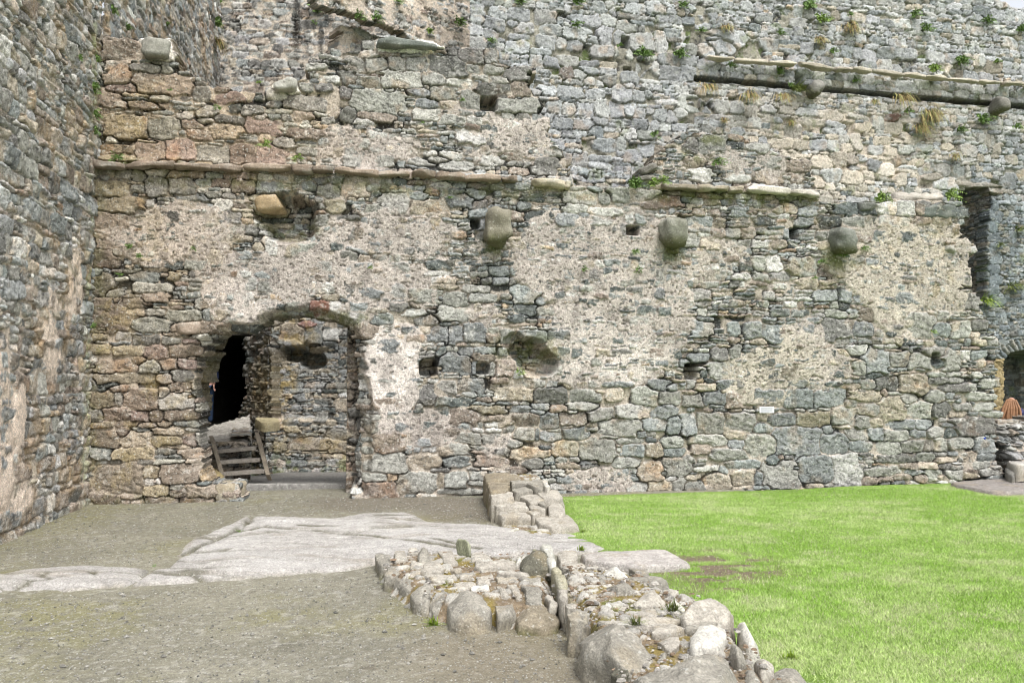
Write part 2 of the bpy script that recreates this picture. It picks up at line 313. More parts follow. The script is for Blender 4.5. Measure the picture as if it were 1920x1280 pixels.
front += parse('''570,195,160,65,d;90,50,90,100,G;145,350,140,60,b;310,345,80,70,l;460,370,160,80,g;640,390,130,70,g;780,385,150,50,l;580,280,150,35,l;750,330,130,40,g;1030,355,130,110,b;925,375,60,30,g;
630,470,210,80,g;410,465,130,40,g;980,490,110,45,d;540,590,110,90,b;640,590,80,100,b;750,575,110,110,b;850,600,90,50,n;920,595,80,70,g;1070,590,150,65,b;1210,590,110,60,b;1320,510,70,50,g;
1500,545,60,60,b;1220,375,60,50,b;130,560,130,100,n;255,640,120,80,b;155,630,90,30,g;510,665,60,30,b;640,755,150,110,b;790,715,120,40,n;740,775,30,65,b;915,775,110,75,n;840,780,60,60,g;
800,675,110,40,b;910,680,50,50,b;1210,785,60,55,g;580,885,110,75,g;725,870,120,90,b;460,920,130,110,G;630,960,180,60,d;890,840,90,35,n;1070,860,120,45,g;1175,865,60,40,b;1280,870,60,45,y;
1345,870,60,40,t;1415,865,70,45,g;1530,865,180,30,b;955,925,220,75,t;1175,930,185,75,G;1350,930,160,70,g;1525,920,90,70,t;1700,925,130,100,g;1850,880,80,40,b;1830,940,130,80,g;830,1000,200,50,y;
800,950,80,30,n;1000,1005,120,45,b;1120,995,100,40,b;1210,1000,100,40,n;1340,990,150,50,g;540,1040,110,55,d;690,1050,150,80,n;1030,1060,130,70,n;1160,1070,95,85,b;1290,1060,150,70,n;
1450,1040,150,70,g;1630,1020,180,75,l;1800,1020,140,70,b;1560,1110,210,80,g;1750,1090,120,60,b;1870,1095,90,80,b;1020,1145,120,60,g;1090,1145,30,60,b;1175,1150,120,50,b;1300,1140,150,60,b;
180,1100,130,75,g;130,750,50,60,b;600,1140,120,50,n;270,1190,160,100,n;450,1195,90,40,b;650,1240,170,90,g;1050,1250,220,60,t;1255,1230,140,110,t;1430,1230,200,120,g;1620,1180,170,30,g;
1620,1240,130,70,b;1745,1230,90,75,t;1850,1190,100,60,g;1860,1250,100,60,b;920,1200,150,50,g''', 640, 430, S3, FW)
front += parse('''50,65,110,70,g;150,80,100,60,t;450,80,120,50,l;425,190,80,70,l;510,190,80,80,l;665,205,150,100,g;800,225,70,70,r;875,225,50,80,t;700,300,120,70,t;800,295,100,30,t;800,328,90,25,y;
430,300,90,35,n;345,265,130,40,l;490,370,60,40,l;910,375,65,80,b;980,385,50,40,b;1095,155,90,30,b;100,560,130,90,b;285,560,60,80,b;390,570,90,90,b;500,580,100,95,b;680,550,110,60,b;850,560,180,115,G;
1000,560,100,90,b;1045,480,120,60,n;1310,540,170,130,g;1590,410,130,95,g;1440,560,90,70,b;1550,560,100,80,g;300,680,80,80,g;210,700,80,70,G;90,715,110,45,b;220,795,170,90,g;600,800,120,80,N;
820,785,60,60,b;970,675,120,50,l;1080,735,130,130,b;985,775,70,70,g;1210,720,110,80,g;1320,740,130,80,g;1405,685,120,60,g;1500,730,110,120,g;1130,655,120,30,g;1145,860,125,85,G;1285,860,140,105,t;
1415,810,100,30,g;1420,845,100,40,G;1515,840,80,40,g;1520,885,150,50,G;1620,880,60,40,g;840,865,90,30,d;60,955,110,70,g;180,945,130,75,b;320,955,130,90,n;490,940,150,110,b;645,940,165,120,b;
825,945,180,90,b;1010,925,170,50,t;130,880,120,50,t;1035,860,80,50,g;1165,1005,130,120,t;1260,940,80,50,g;1410,935,90,60,g;1640,930,200,40,g;1500,935,50,40,b;1690,990,120,45,g;1570,990,110,40,g;
1330,1010,120,90,g;1450,1010,120,70,G;1040,1005,110,60,g;940,970,60,40,g;905,1040,125,100,g;1010,1075,80,80,g;1090,1080,60,50,t;1220,1090,130,45,b;1340,1090,90,50,b;1620,1090,240,100,G;
550,1065,120,60,b;735,1055,160,90,y;160,1080,160,120,g;315,1075,150,110,g;35,1090,80,100,b;450,1110,100,50,b;815,1120,60,50,b;980,1145,120,70,g;1080,1140,90,60,b;1200,1150,130,60,g;
1310,1135,90,40,b;1420,1130,110,50,g;430,1210,170,110,g;650,1190,240,150,b;845,1200,150,100,b;985,1205,120,60,b;1150,1220,110,70,g;1280,1205,120,60,g;1370,1205,60,60,b;1440,1200,70,70,g;
1550,1190,120,60,g;150,1180,180,60,g;300,1200,80,50,b;1690,1210,110,110,b;255,1260,180,60,g''', 1280, 430, S3, FW)
front += parse('''650,140,300,150,N;585,265,170,70,n;845,105,75,65,y;885,150,40,30,l;1000,110,180,90,n;870,200,120,60,y;1000,215,90,45,n;1120,205,160,65,n;990,185,70,25,g;910,265,180,50,n;1080,265,140,55,n;
770,275,80,45,n;700,270,50,40,n;1180,265,50,40,n;1175,110,110,70,y''', 0, 850, S3, FW)
front += parse('''250,60,210,100,g;460,45,180,60,t;650,30,160,80,b;830,45,175,60,n;980,90,110,35,n;190,130,120,55,g;285,130,60,40,t;420,165,215,110,g;220,205,170,100,n;555,150,35,80,t;640,145,140,80,g;
650,210,240,35,g;760,130,90,60,g;1725,100,125,95,t;1775,185,130,65,t;1880,70,150,110,g;1880,180,80,60,g;1650,190,100,50,g;1250,150,100,50,b''', 640, 850, S3, FW)
front += parse('''120,85,150,30,l;335,60,160,45,b;340,135,130,90,t;195,160,130,80,t;415,145,45,75,b;540,120,185,140,g;745,85,180,140,b,-8;915,95,160,180,l;50,185,140,50,g;50,130,80,30,t;1180,30,200,50,G;
1110,100,180,45,g;1265,70,100,35,g;1220,135,90,30,n;1360,15,90,50,g;1360,70,90,35,t;1470,30,120,45,t;1395,125,70,60,g;1330,140,60,45,n;1040,155,80,40,n;1130,150,80,30,n;1600,20,80,50,g;
1690,20,100,40,b;1600,120,90,35,y;1710,100,130,40,g;1510,120,80,50,g;1540,75,100,25,g''', 1280, 850, S3, FW)
top_line = [(150, 75), (200, 72), (265, 66), (325, 70), (328, 108), (345, 130), (400, 158), (440, 163), (500, 170), (515, 152), (552, 150), (575, 140), (582, 108), (620, 92), (680, 82), (710, 73), (820, 74),
            (842, 88), (905, 88), (938, 98), (952, 122), (985, 130), (992, 150), (1000, 180), (1003, 212), (1022, 226), (1052, 280), (1068, 292), (1068, 352), (1195, 354), (1192, 330), (1240, 282), (1270, 255), (1340, 248), (1400, 263),
            (1470, 290), (1512, 322), (1532, 362), (1540, 376), (1640, 376), (1700, 378), (1806, 378), (1818, 398), (1797, 440), (1817, 457), (1818, 500), (1805, 543), (1838, 558), (1846, 600), (1864, 640), (1864, 780),
            (1872, 800), (1866, 870), (1885, 925), (1885, 1000), (100, 1000), (100, 75)]
door_poly = [(470, 622), (430, 618), (410, 632), (378, 650), (362, 668), (368, 690), (362, 720), (368, 745), (374, 770), (366, 790), (372, 815), (370, 850), (380, 880), (398, 905), (457, 908), (458, 1000),
             (655, 1000), (655, 925), (668, 900), (664, 850), (676, 800), (668, 760), (676, 720), (664, 680), (668, 640), (655, 612), (620, 598), (570, 590), (520, 592), (492, 604), (470, 622)]
PLASTER = [(340, 430, 120, 55, 1), (300, 470, 70, 40, .7), (450, 560, 75, 45, 1), (560, 510, 170, 60, .75), (740, 440, 130, 50, .9), (700, 530, 120, 60, .7), (1110, 490, 130, 90, 1), (1170, 610, 130, 100, 1.05),
           (1075, 675, 60, 45, 1), (1190, 690, 60, 30, 1), (735, 690, 50, 85, 1.3), (750, 640, 35, 35, 1.2), (795, 805, 100, 35, .8), (920, 835, 50, 25, .6), (1330, 480, 70, 60, .6), (1430, 700, 70, 50, 1.2),
           (1500, 640, 50, 45, 1), (1400, 738, 45, 22, 1), (1540, 690, 60, 50, .7), (1690, 490, 130, 80, 1.1), (1775, 500, 50, 80, 1.1), (1680, 560, 50, 60, 1), (1160, 430, 110, 40, .8), (1430, 540, 90, 70, .45), (640, 590, 60, 30, .8),
           (1120, 900, 80, 30, .8), (940, 255, 110, 70, .5), (690, 275, 110, 60, .5), (1390, 310, 120, 40, .6), (900, 600, 60, 40, .5), (870, 480, 70, 40, .6), (230, 410, 40, 40, .4)]
HOLES = [(891, 419, 18, 20, .35), (918, 190, 32, 28, .35), (803, 690, 34, 30, .35), (905, 691, 24, 22, .2), (1297, 696, 26, 30, .35), (1487, 438, 16, 20, .3), (1186, 432, 24, 18, .3), (1752, 672, 16, 22, .15), (512, 645, 1, 1, 0)]
CAV = [(540, 398, 56, 38, .38), (545, 430, 50, 28, .32), (500, 405, 26, 16, .18), (990, 655, 38, 26, .34), (1010, 682, 40, 24, .28), (965, 640, 22, 18, .15), (675, 800, 24, 140, .12)]
def front_mortar(U, V, mh, mc):
    n = fbm(U * 2.3, V * 2.3, 5, 91, .6)
    p = ell(U, V, FW, PLASTER, edge=.5)
    k = np.clip(p + n * 1.25, 0, 1.4); pl = ss(.28, .6, k)
    white = ell(U, V, FW, [(735, 700, 60, 90, 1), (450, 560, 75, 45, .6), (1190, 680, 70, 40, .6), (1080, 640, 60, 60, .4), (1000, 830, 60, 40, .3)], edge=.4)
    yel = ell(U, V, FW, [(1430, 690, 110, 80, 1), (1700, 520, 140, 110, .9), (1330, 480, 100, 80, .4)], edge=.4)
    pcol = np.array([.375, .335, .30]) + white[..., None] * np.array([.21, .195, .185]) + yel[..., None] * np.array([.03, .028, .005])
    pits = ss(.14, .26, fbm(U * 34, V * 34, 2, 92)) * .016 + ss(.20, .3, fbm(U * 13, V * 17, 3, 93)) * .022
    mh2 = mh * (1 - pl) + pl * (.012 + .028 * fbm(U * 4, V * 4, 3, 94) + .006 * fbm(U * 30, V * 30, 2, 98)) - pl * pits * (.85 - .5 * white)
    stain = ss(.05, .3, fbm(U * 6, V * 2.0, 4, 95))[..., None] * .30
    pcol = pcol * (1 - stain) * (1 - 20 * (pits * pl)[..., None].clip(0, .016))
    mc = mc * (1 - pl[..., None]) + pcol * pl[..., None]
    # upper courses and the foot are mortared nearly flush
    flush = ell(U, V, FW, [(800, 370, 700, 30, .8), (420, 250, 200, 120, .5), (820, 200, 200, 120, .5), (1400, 430, 500, 40, .4)], edge=.5)
    mh2 = mh2 + .010 * flush + .012 * ss(.1, .3, fbm(U * 1.3, V * 1.3, 3, 96))
    return mh2, mc, pl
def front_depth(U, V, lab, P):
    d = np.zeros(U.shape)
    n = fbm(U * 9, V * 9, 3, 101) * .5
    for (px, py, w, h, dep) in HOLES:
        u, v = FW.uv(px, py); ua, _ = FW.uv(px + w / 2, py); _, vb = FW.uv(px, py - h / 2)
        r = (np.abs((U - u) / (ua - u)) ** 5 + np.abs((V - v) / (vb - v)) ** 5) ** .2 + n * .25
        d = np.minimum(d, -dep * (1 - ss(.85, 1.1, r)))
    for (px, py, rx, ry, dep) in CAV:
        u, v = FW.uv(px, py); ua, _ = FW.uv(px + rx, py); _, vb = FW.uv(px, py - ry)
        r = np.hypot((U - u) / (ua - u), (V - v) / (vb - v)) + n * .7
        d = np.minimum(d, -dep * (1 - ss(.7, 1.05, r)) * (1 + .6 * n))
    # broken edges beside the doorway sink back
    dp = DOOR_SD(U, V)
    d = d - .13 * (1 - ss(0, .13, np.maximum(-dp, 0) + .08 * n)) * ss(.05, .3, V)
    # the whole face leans and bulges a little; the foot spreads
    d = d + .05 * fbm(U * .5, V * .5, 2, 103) + .05 * (1 - ss(0, .9, V))
    d = d - .10 * ss(0, .25, V - 4.42) * (U < FW.uv(1068, 350)[0])
    return d, None
_dp = uvp(FW, door_poly)
def DOOR_SD(U, V): return sdpoly(U, V, _dp)
def front_post(U, V, col, hh, lab, P, pl):
    yl = ell(U, V, FW, [(230, 780, 130, 200, .55), (300, 250, 120, 100, .35), (330, 430, 150, 90, .3), (1600, 430, 300, 40, .25), (1000, 800, 300, 60, .2), (1780, 500, 60, 90, .5), (215, 600, 50, 60, .5)], edge=.6)
    m = (ss(.02, .22, fbm(U * 4, V * 4, 5, 110, .65)) * yl * .7)[..., None]
    col = col * (1 - m) + np.array([.32, .26, .11]) * m
    gr = ell(U, V, FW, [(260, 312, 130, 14, .8), (700, 350, 520, 14, .55), (1380, 372, 170, 12, .8), (545, 425, 60, 20, .7), (990, 655, 60, 30, .8), (930, 462, 26, 16, .8), (1260, 472, 26, 16, .8), (1572, 485, 30, 22, .9), (240, 935, 120, 12, .3),
                       (600, 598, 110, 14, .8), (180, 600, 14, 300, .4), (1300, 290, 20, 14, .8), (1330, 262, 30, 10, .7)], edge=.7)
    m = (ss(-.12, .15, fbm(U * 8, V * 8, 4, 111)) * gr)[..., None]
    col = col * (1 - m) + np.array([.115, .125, .045]) * m
    warmer = ell(U, V, FW, [(350, 240, 260, 130, 1), (250, 560, 150, 450, .6)], edge=.6)[..., None]
    col = col * (1 - warmer) + col * np.array([1.06, .97, .86]) * warmer
    return col * 1.12
rng1 = np.random.default_rng(11)
U0, V0 = FW.uv(140, 990); U1, _ = FW.uv(1890, 900)
front_gen = courses(U0, U1, -.1, 6.7, .10, .19, pal='ggbbntGld', rng=rng1, split=.5)
front_wall = masonry('castle_wall', FW, U0, U1 + .1, -.1, 6.6, .0105, front_gen, front, keep=uvp(FW, top_line), cuts=[_dp], depth=front_depth, mortar=front_mortar,
                     post=front_post, thick=.5, seed=3, joint=.0135, jd=.05, sides='r')
tag(front_wall, 'long ruined rubble wall with patchy pinkish plaster, broken arched doorway and ragged top', 'stone wall')
# ------------------------------------------------------------------ left wall
LPL = [(20, 800, 40, 230, .62), (100, 620, 22, 150, .7), (60, 560, 60, 100, .45), (140, 560, 20, 130, .6), (30, 930, 60, 60, .7)]
def left_mortar(U, V, mh, mc):
    n = fbm(U * 3, V * 1.6, 5, 191, .6); p = ell(U, V, LW, LPL, edge=.5); pl = ss(.3, .8, p + n)
    return mh * (1 - pl) + pl * (.02 + .02 * fbm(U * 5, V * 5, 3, 195)) + .004, mc * (1 - pl[..., None]) + np.array([.50, .42, .35]) * pl[..., None], pl
def left_post(U, V, col, hh, lab, P, pl):
    m = (ss(.05, .25, fbm(U * 2.5, V * 2.5, 5, 210, .6)) * .5)[..., None]; col = col * (1 - m) + np.array([.29, .20, .105]) * m
    u, _ = LW.uv(165, 600)
    e = (np.exp(-((U - u) / .12) ** 2) * ss(-.1, .2, fbm(U * 9, V * 5, 3, 212)) * .6)[..., None]; col = col * (1 - e) + np.array([.30, .33, .19]) * e
    return col * 1.35
uL, _ = LW.uv(-260, 1100); uC, _ = LW.uv(165, 706); uE, _ = LW.uv(402, 706)
lw_rng = np.random.default_rng(21)
left_wall = empty('side_wall', tuple(LW.pt(uC, 0)))
tag(left_wall, 'tall grey side wall of uneven stones receding along the left edge', 'stone wall')
def kid(o, p):
    o.parent = p; o.location = tuple(-np.array(p.location)); return o
for (a, b, z0, z1, hh, sd_) in ((uL, uC + .25, -.1, 7.0, .014, 22), (uC + .255, uE + .4, 3.6, 11.5, .024, 23)):
    kid(masonry('stonework', LW, a, b, z0, z1, hh, courses(a, b, z0, z1, .11, .26, asp=(.8, 2.0), pal='ggbbGnntls', rng=lw_rng, split=.3), mortar=left_mortar, post=left_post,
                seed=sd_, joint=.019, jd=.05, prot=.028, warp=.05), left_wall)
# ------------------------------------------------------------------ far wall
ledge = [(1290, 130), (1330, 133), (1680, 160), (1950, 185)]
_ledge = uvp(FAR, ledge); ZL = FAR.uv(1500, 128)[1]
NICHE = [(1796, 352), (1858, 352), (1862, 385), (1852, 420), (1850, 575), (1790, 575), (1796, 440)]
FDOOR = [(1881, 1000), (1881, 678), (1892, 662), (1920, 655), (1960, 655), (1990, 668), (1998, 690), (1998, 1000)]
_ni = uvp(FAR, NICHE); _fd = uvp(FAR, FDOOR)
uLed = FAR.uv(1300, 150)[0]
def far_depth(U, V, lab, P):
    sd2 = sdpoly(U, V, _fd); d = -1.1 * ss(0, .03, sd2)
    # projecting band below the string course with an undercut
    zl = FAR.uv(1600, 168)[1]; band = ss(0, .03, U - uLed) * ss(-.01, .02, V - zl + .03 * fbm(U * 3, V, 2, 302)) * (1 - ss(.30, .34, V - zl))
    under = ss(0, .03, U - uLed) * np.exp(-((V - zl + .05) / .045) ** 4)
    d = d + .12 * band - .22 * under
    for (px, py, w, h_) in ((1173, 78, 15, 20), (1178, 128, 14, 8), (1205, 168, 10, 6), (1500, 150, 14, 22)):
        u, v = FAR.uv(px, py); ua, _ = FAR.uv(px + w / 2, py); _, vb = FAR.uv(px, py - h_ / 2)
        d = np.minimum(d, -.3 * (1 - ss(.8, 1.1, np.maximum(np.abs((U - u) / (ua - u)), np.abs((V - v) / (vb - v))))))
    return d + .06 * fbm(U * .6, V * .6, 2, 303), None
def far_mortar(U, V, mh, mc):
    t = ell(U, V, FAR, [(1600, 290, 200, 90, 1), (1480, 240, 120, 60, .6)], edge=.6)[..., None]
    return mh + .004, mc * (1 - t) + np.array([.46, .39, .32]) * t, t[..., 0]
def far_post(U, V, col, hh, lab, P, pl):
    t = ell(U, V, FAR, [(1600, 290, 220, 100, .85), (1750, 260, 130, 100, .4)], edge=.7)[..., None] * ss(.35, .75, H(lab, lab * 0, 5))[..., None]
    col = col * (1 - t) + np.array([.55, .47, .37]) * t
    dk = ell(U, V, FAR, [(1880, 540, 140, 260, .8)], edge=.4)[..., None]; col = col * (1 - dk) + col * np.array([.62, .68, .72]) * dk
    q = ss(.04, .09, -sdpoly(U, V, _fd)) ; qq = ((q < 1) & (V < FAR.uv(1890, 690)[1]))[..., None]
    jl = inpoly(U, V, uvp(FAR, [(1862, 1000), (1862, 672), (1883, 672), (1883, 1000)]))[..., None]
    col = np.where(jl, np.array([.33, .255, .13]) * (1 + .4 * fbm(U * 6, V * 9, 3, 330)[..., None]), col)
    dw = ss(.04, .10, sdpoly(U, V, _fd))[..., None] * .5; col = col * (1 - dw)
    m = (ss(.14, .3, fbm(U * 3.1, V * 3.1, 5, 331, .65)) * .45)[..., None]; col = col * (1 - m) + np.array([.17, .20, .075]) * m
    zl = FAR.uv(1600, 168)[1]; un = (ss(0, .03, U - uLed) * np.exp(-((V - zl + .03) / .06) ** 4) * .65)[..., None]; col = col * (1 - un)  # slot under the band: its shade painted into the colour, along with damp stain
    return col * np.array([1.03, 1.055, 1.09])
fr_rng = np.random.default_rng(31)
uA = FAR.uv(880, 300)[0]; uB = FAR.uv(1990, 300)[0]
fgen = [s for s in courses(uA, uB, 0, 9.9, .12, .30, asp=(.8, 1.9), pal='sssslsgslbt', rng=fr_rng, split=.45) if not (s[1] < 5.3 and s[0] > FAR.uv(1790, 400)[0])]
fgen += courses(FAR.uv(1790, 400)[0], uB, 0, 5.3, .08, .17, asp=(.8, 2.4), pal='bgblst', rng=fr_rng, split=.4)
# ashlar jamb blocks and the arch stones of the doorway, quoins of the tall opening
fcus = []
for k in range(9):
    fcus += parse('%g,%g,%g,13,y' % (1874 - (k % 2) * 4, 687 + k * 13.5, 14 + (k % 2) * 8), 0, 0, 1, FAR)
for k in range(20):
    a = math.radians(160 - k * 6.2); fcus += parse('%g,%g,30,6,%s,%g' % (1948 + 82 * math.cos(a), 708 - 66 * math.sin(a), 'tglb'[k % 4], math.degrees(a)), 0, 0, 1, FAR)
for k in range(10): fcus += parse('%g,%g,%g,19,b' % (1864 + (k % 2) * 3, 385 + k * 20, 18 + (k % 2) * 8), 0, 0, 1, FAR)
fcus += parse('1835,346,80,8,n;1875,358,60,12,t;1830,33,26,14,s;1352,80,50,40,s;1413,98,38,36,l;1385,72,30,30,s;1695,165,40,28,s;1880,170,30,24,s;1768,135,28,26,l;1672,220,26,12,R;1215,130,30,28,l;1168,98,28,22,l', 0, 0, 1, FAR)
fcus += parse('''80,55,70,50,s;160,65,80,50,s;275,75,80,55,l;55,105,80,50,s;185,118,70,45,l;300,130,80,50,s;405,143,115,60,s;405,85,60,50,s;470,88,75,50,s;540,88,65,50,l;495,30,70,50,s;655,42,100,45,s;740,35,80,50,s;655,72,150,25,g;615,112,90,45,g;535,148,75,70,s;575,155,70,60,s;
685,178,110,75,l;755,178,60,75,l;940,92,60,50,s;1015,155,120,60,s;865,155,55,45,l;1150,220,85,75,l;1265,62,70,65,s;910,40,60,50,s;285,175,80,50,s;395,188,65,45,s;340,182,45,45,l;600,220,75,50,w;710,290,85,65,l;795,305,80,60,s;870,310,60,65,s;520,213,90,50,g;370,255,80,40,g;300,260,80,35,s;
630,328,60,45,s;285,380,75,45,s;375,388,110,48,s;485,395,70,40,s;600,395,70,75,s;665,400,55,45,s;320,452,60,50,s;440,457,80,60,s;515,455,70,70,l;575,460,55,60,s;630,455,60,55,s;345,520,90,45,s;435,525,85,48,s;525,605,85,48,s;595,600,40,60,l;640,657,85,55,s;665,520,85,35,s;870,430,90,60,l;950,440,50,50,s;
425,315,45,45,l;370,310,50,50,n;460,340,50,40,g;540,330,60,40,g;400,345,80,30,g;760,480,60,50,s;840,470,50,40,l;700,565,70,35,g''', 900, 0, 2.24, FAR)
fcus += parse('''85,55,70,60,s;120,130,85,70,s;25,205,60,60,l;210,215,150,80,s;400,295,110,90,l;140,280,90,65,s;550,85,85,85,s;460,95,90,50,s;650,130,95,45,l;1060,115,70,45,s;1145,130,80,35,s;830,190,50,80,s;990,220,55,55,s;1420,320,95,60,s;1510,325,80,60,s;1650,335,70,65,l;1130,295,110,50,s;1250,300,90,50,s;
1040,375,70,60,s;1120,370,75,70,l;1205,390,65,50,s;1460,400,75,75,w;1540,220,70,60,l;1820,240,80,60,s;645,335,85,50,s;550,805,110,65,t;650,815,80,60,t;760,810,80,65,s;840,820,80,70,l;970,795,60,80,s;870,885,85,70,t;940,880,60,80,t;1130,945,80,60,w;750,1015,80,60,t;1215,900,70,50,t;1320,905,70,50,n;
1400,985,100,45,t;1600,840,80,60,s;1680,830,55,70,s;1760,835,60,60,t;1825,1010,85,75,s;920,600,80,50,b;1090,690,60,85,l;1180,720,80,60,b;1270,780,90,60,l;1250,830,100,50,w;1340,825,90,55,l;820,640,120,60,s;690,630,110,45,s;710,685,140,35,s;1010,710,90,45,t;610,735,80,70,s;40,570,90,60,s;130,580,80,60,s;
220,590,80,65,s;300,600,70,60,l;380,620,70,60,s;480,610,80,45,l;580,620,70,50,s;1480,480,90,40,s;1560,520,80,50,s;1650,500,70,50,l''', 1280, 0, S3, FAR)
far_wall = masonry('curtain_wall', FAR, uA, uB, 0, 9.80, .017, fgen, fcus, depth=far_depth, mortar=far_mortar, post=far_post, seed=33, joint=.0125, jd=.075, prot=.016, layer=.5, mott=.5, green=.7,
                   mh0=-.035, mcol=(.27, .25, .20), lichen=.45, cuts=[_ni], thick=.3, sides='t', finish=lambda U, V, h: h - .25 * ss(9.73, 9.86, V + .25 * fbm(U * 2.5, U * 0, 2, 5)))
tag(far_wall, 'tall far curtain wall of pale grey squared stones with plants in its joints', 'castle wall')

# deep reveal of the tall opening: far jamb, back and lintel
_nf = FAR.uv(1859, 460)[0]; _nl = FAR.uv(1780, 460)[0]; nz0, nz1 = FAR.uv(1830, 585)[1], FAR.uv(1830, 340)[1]
NJ = Frame(FAR.pt(_nf - .05, 0, -.95)[:2], FAR.pt(_nf + .02, 0, -.03)[:2])
def dim(k): return lambda U, V, c, h, l, P, p: c * k
nj = masonry('opening_jamb', NJ, 0, .93, nz0, nz1, .015, courses(-.1, 1, nz0, nz1 + .1, .07, .2, asp=(1, 3), pal='bdbGt', rng=fr_rng), seed=35, joint=.018, jd=.05, prot=.03, post=dim(1.0)); nj.parent = far_wall
NB = Frame(FAR.pt(_nl - .3, 0, -.9)[:2], FAR.pt(_nf + .1, 0, -.9)[:2])
nb = masonry('opening_back', NB, 0, _nf - _nl + .4, nz0 - .2, nz1 + .2, .02, courses(-.1, 2, nz0 - .3, nz1 + .3, .07, .2, pal='bdbGt', rng=fr_rng), seed=36, joint=.02, jd=.05); nb.parent = far_wall
# ------------------------------------------------------------------ tower behind, on the left: a plain face and a face that turns away under a broken vault line
pE = LW.pt(uE, 0)
TA = Frame(pE[:2] + np.array([-.05, 0]), pE[:2] + np.array([6, .4]))
tw = empty('tower', tuple(TA.pt(0, 0))); tag(tw, 'grey stone tower rising behind the left end of the ruined wall', 'tower')
t_rng = np.random.default_rng(41)
ta1 = TA.uv(700, 60)[0]
def ta_post(U, V, col, hh, lab, P, pl):
    dk = ell(U, V, TA, [(557, 40, 7, 60, 1.2), (602, 70, 5, 30, 1.1), (615, 40, 10, 16, .9), (575, 60, 5, 40, .6)], edge=.6)[..., None]
    return col * (1 - .75 * np.clip(dk, 0, 1)) * 1.1
kid(masonry('plain_face', TA, 0, ta1 + 6, 4.5, 11.6, .026, courses(0, ta1 + 6, 4.5, 11.6, .10, .24, pal='gsgblnGt', rng=t_rng), mortar=lambda U, V, mh, mc: (mh + .012, mc * 1.1, U * 0),
            post=ta_post, seed=43, joint=.026, jd=.035, prot=.02, mh0=-.012, mcol=(.40, .35, .29), warp=.06), tw)
tb_end = at_depth(905, 706, 16.1); TB = Frame(tb_end[:2] - 3.9 * np.array([.738, .675]), tb_end[:2])
tbu1 = TB.uv(907, 60)[0]; tbu0 = TB.uv(585, 20)[0]
line_b = uvp(TB, [(585, -40), (592, 8), (640, 22), (720, 50), (800, 82), (850, 108), (880, 150), (900, 400), (912, 400), (912, -60)])
def shear(seeds, k, u0):
    for s in seeds: s[1] -= (s[0] - u0) * k * 0
    return seeds
vb0 = TB.uv(890, 300)[1]
kid(masonry('turning_face', TB, tbu0, tbu1 + .1, vb0, TB.uv(907, -60)[1], .022, courses(tbu0, tbu1 + .1, vb0, TB.uv(907, -60)[1], .08, .2, pal='gstnlg', rng=t_rng),
            mortar=lambda U, V, mh, mc: (mh + .02, mc * 1.15, U * 0), post=lambda U, V, c, h, l, P, p: c * 1.1, keep=line_b, thick=.22, seed=45, joint=.026, jd=.035, prot=.02,
            mh0=-.01, mcol=(.41, .35, .29), warp=.06), tw)
# lower vault band, set back below the overhang
band2 = uvp(TB, [(650, 60), (668, 40), (760, 66), (840, 100), (870, 150), (880, 260), (650, 200)])
o = masonry('vault_band', TB, TB.uv(640, 50)[0], tbu1, vb0, TB.uv(640, 10)[1], .022, courses(tbu0, tbu1, vb0, 11, .08, .2, pal='gstnlg', rng=t_rng), mortar=lambda U, V, mh, mc: (mh + .02, mc * 1.15, U * 0),
            keep=band2, thick=.4, seed=46, joint=.026, jd=.03, mh0=-.005, mcol=(.41, .35, .29)); kid(o, tw); o.location = tuple(Vector(o.location) + Vector(tuple(TB.N * -.38)))
# ------------------------------------------------------------------ the room behind the doorway
BD = Frame(at_depth(505, 706, 17.0)[:2], at_depth(760, 706, 17.3)[:2])
room_walls = empty('inner_wall', tuple(BD.pt(0, 0))); tag(room_walls, 'inner stone wall seen through the broken arched doorway, with a dark robbed hole', 'stone wall')
b_rng = np.random.default_rng(51); bu0, bu1 = BD.uv(500, 706)[0], BD.uv(820, 706)[0]
def bd_depth(U, V, lab, P):
    d = -.45 * ss(.25, .8, ell(U, V, BD, [(548, 664, 26, 14, 1.1), (585, 676, 24, 15, 1.1)], edge=.5) + .7 * fbm(U * 6, V * 6, 3, 501))
    d = d + .12 * ss(.3, .8, ell(U, V, BD, [(545, 620, 40, 35, 1), (600, 630, 30, 28, .8)], edge=.4))
    return d - .12 * ss(0, .12, V - BD.uv(550, 790)[1]), None
def bd_post(U, V, col, hh, lab, P, pl):
    y = ell(U, V, BD, [(530, 730, 22, 60, 1), (545, 620, 45, 40, .8), (510, 600, 40, 20, .8), (580, 830, 120, 20, .4)], edge=.6)[..., None] * ss(-.1, .15, fbm(U * 6, V * 6, 3, 510))[..., None] * .8
    col = col * (1 - y) + np.array([.36, .27, .11]) * y
    gm = ell(U, V, BD, [(590, 880, 160, 26, 1), (560, 860, 80, 20, .5)], edge=.7)[..., None] * ss(-.05, .2, fbm(U * 7, V * 7, 3, 511))[..., None] * .7
    return (col * (1 - gm) + np.array([.13, .16, .05]) * gm) * 1.45
bcus = parse('545,620,46,40,t;590,630,36,36,b;620,628,36,26,l;520,600,36,20,t;545,596,30,18,g;598,596,26,18,b;572,608,40,12,R;505,795,46,24,t;548,805,30,14,y;525,838,30,18,y;560,745,20,16,b;640,760,30,22,t;600,782,22,18,g;640,815,36,24,g;575,833,80,24,t;640,836,44,26,t', 0, 0, 1, BD)
kid(masonry('back_face', BD, bu0, bu1, -.5, 3.4, .018, courses(bu0, bu1, -.5, 3.4, .07, .17, asp=(1.2, 3.4), pal='bbgsdt', rng=b_rng, split=.4), bcus, depth=bd_depth, post=bd_post, seed=53, joint=.018, jd=.04, mh0=-.02,
            mcol=(.36, .33, .28)), room_walls)
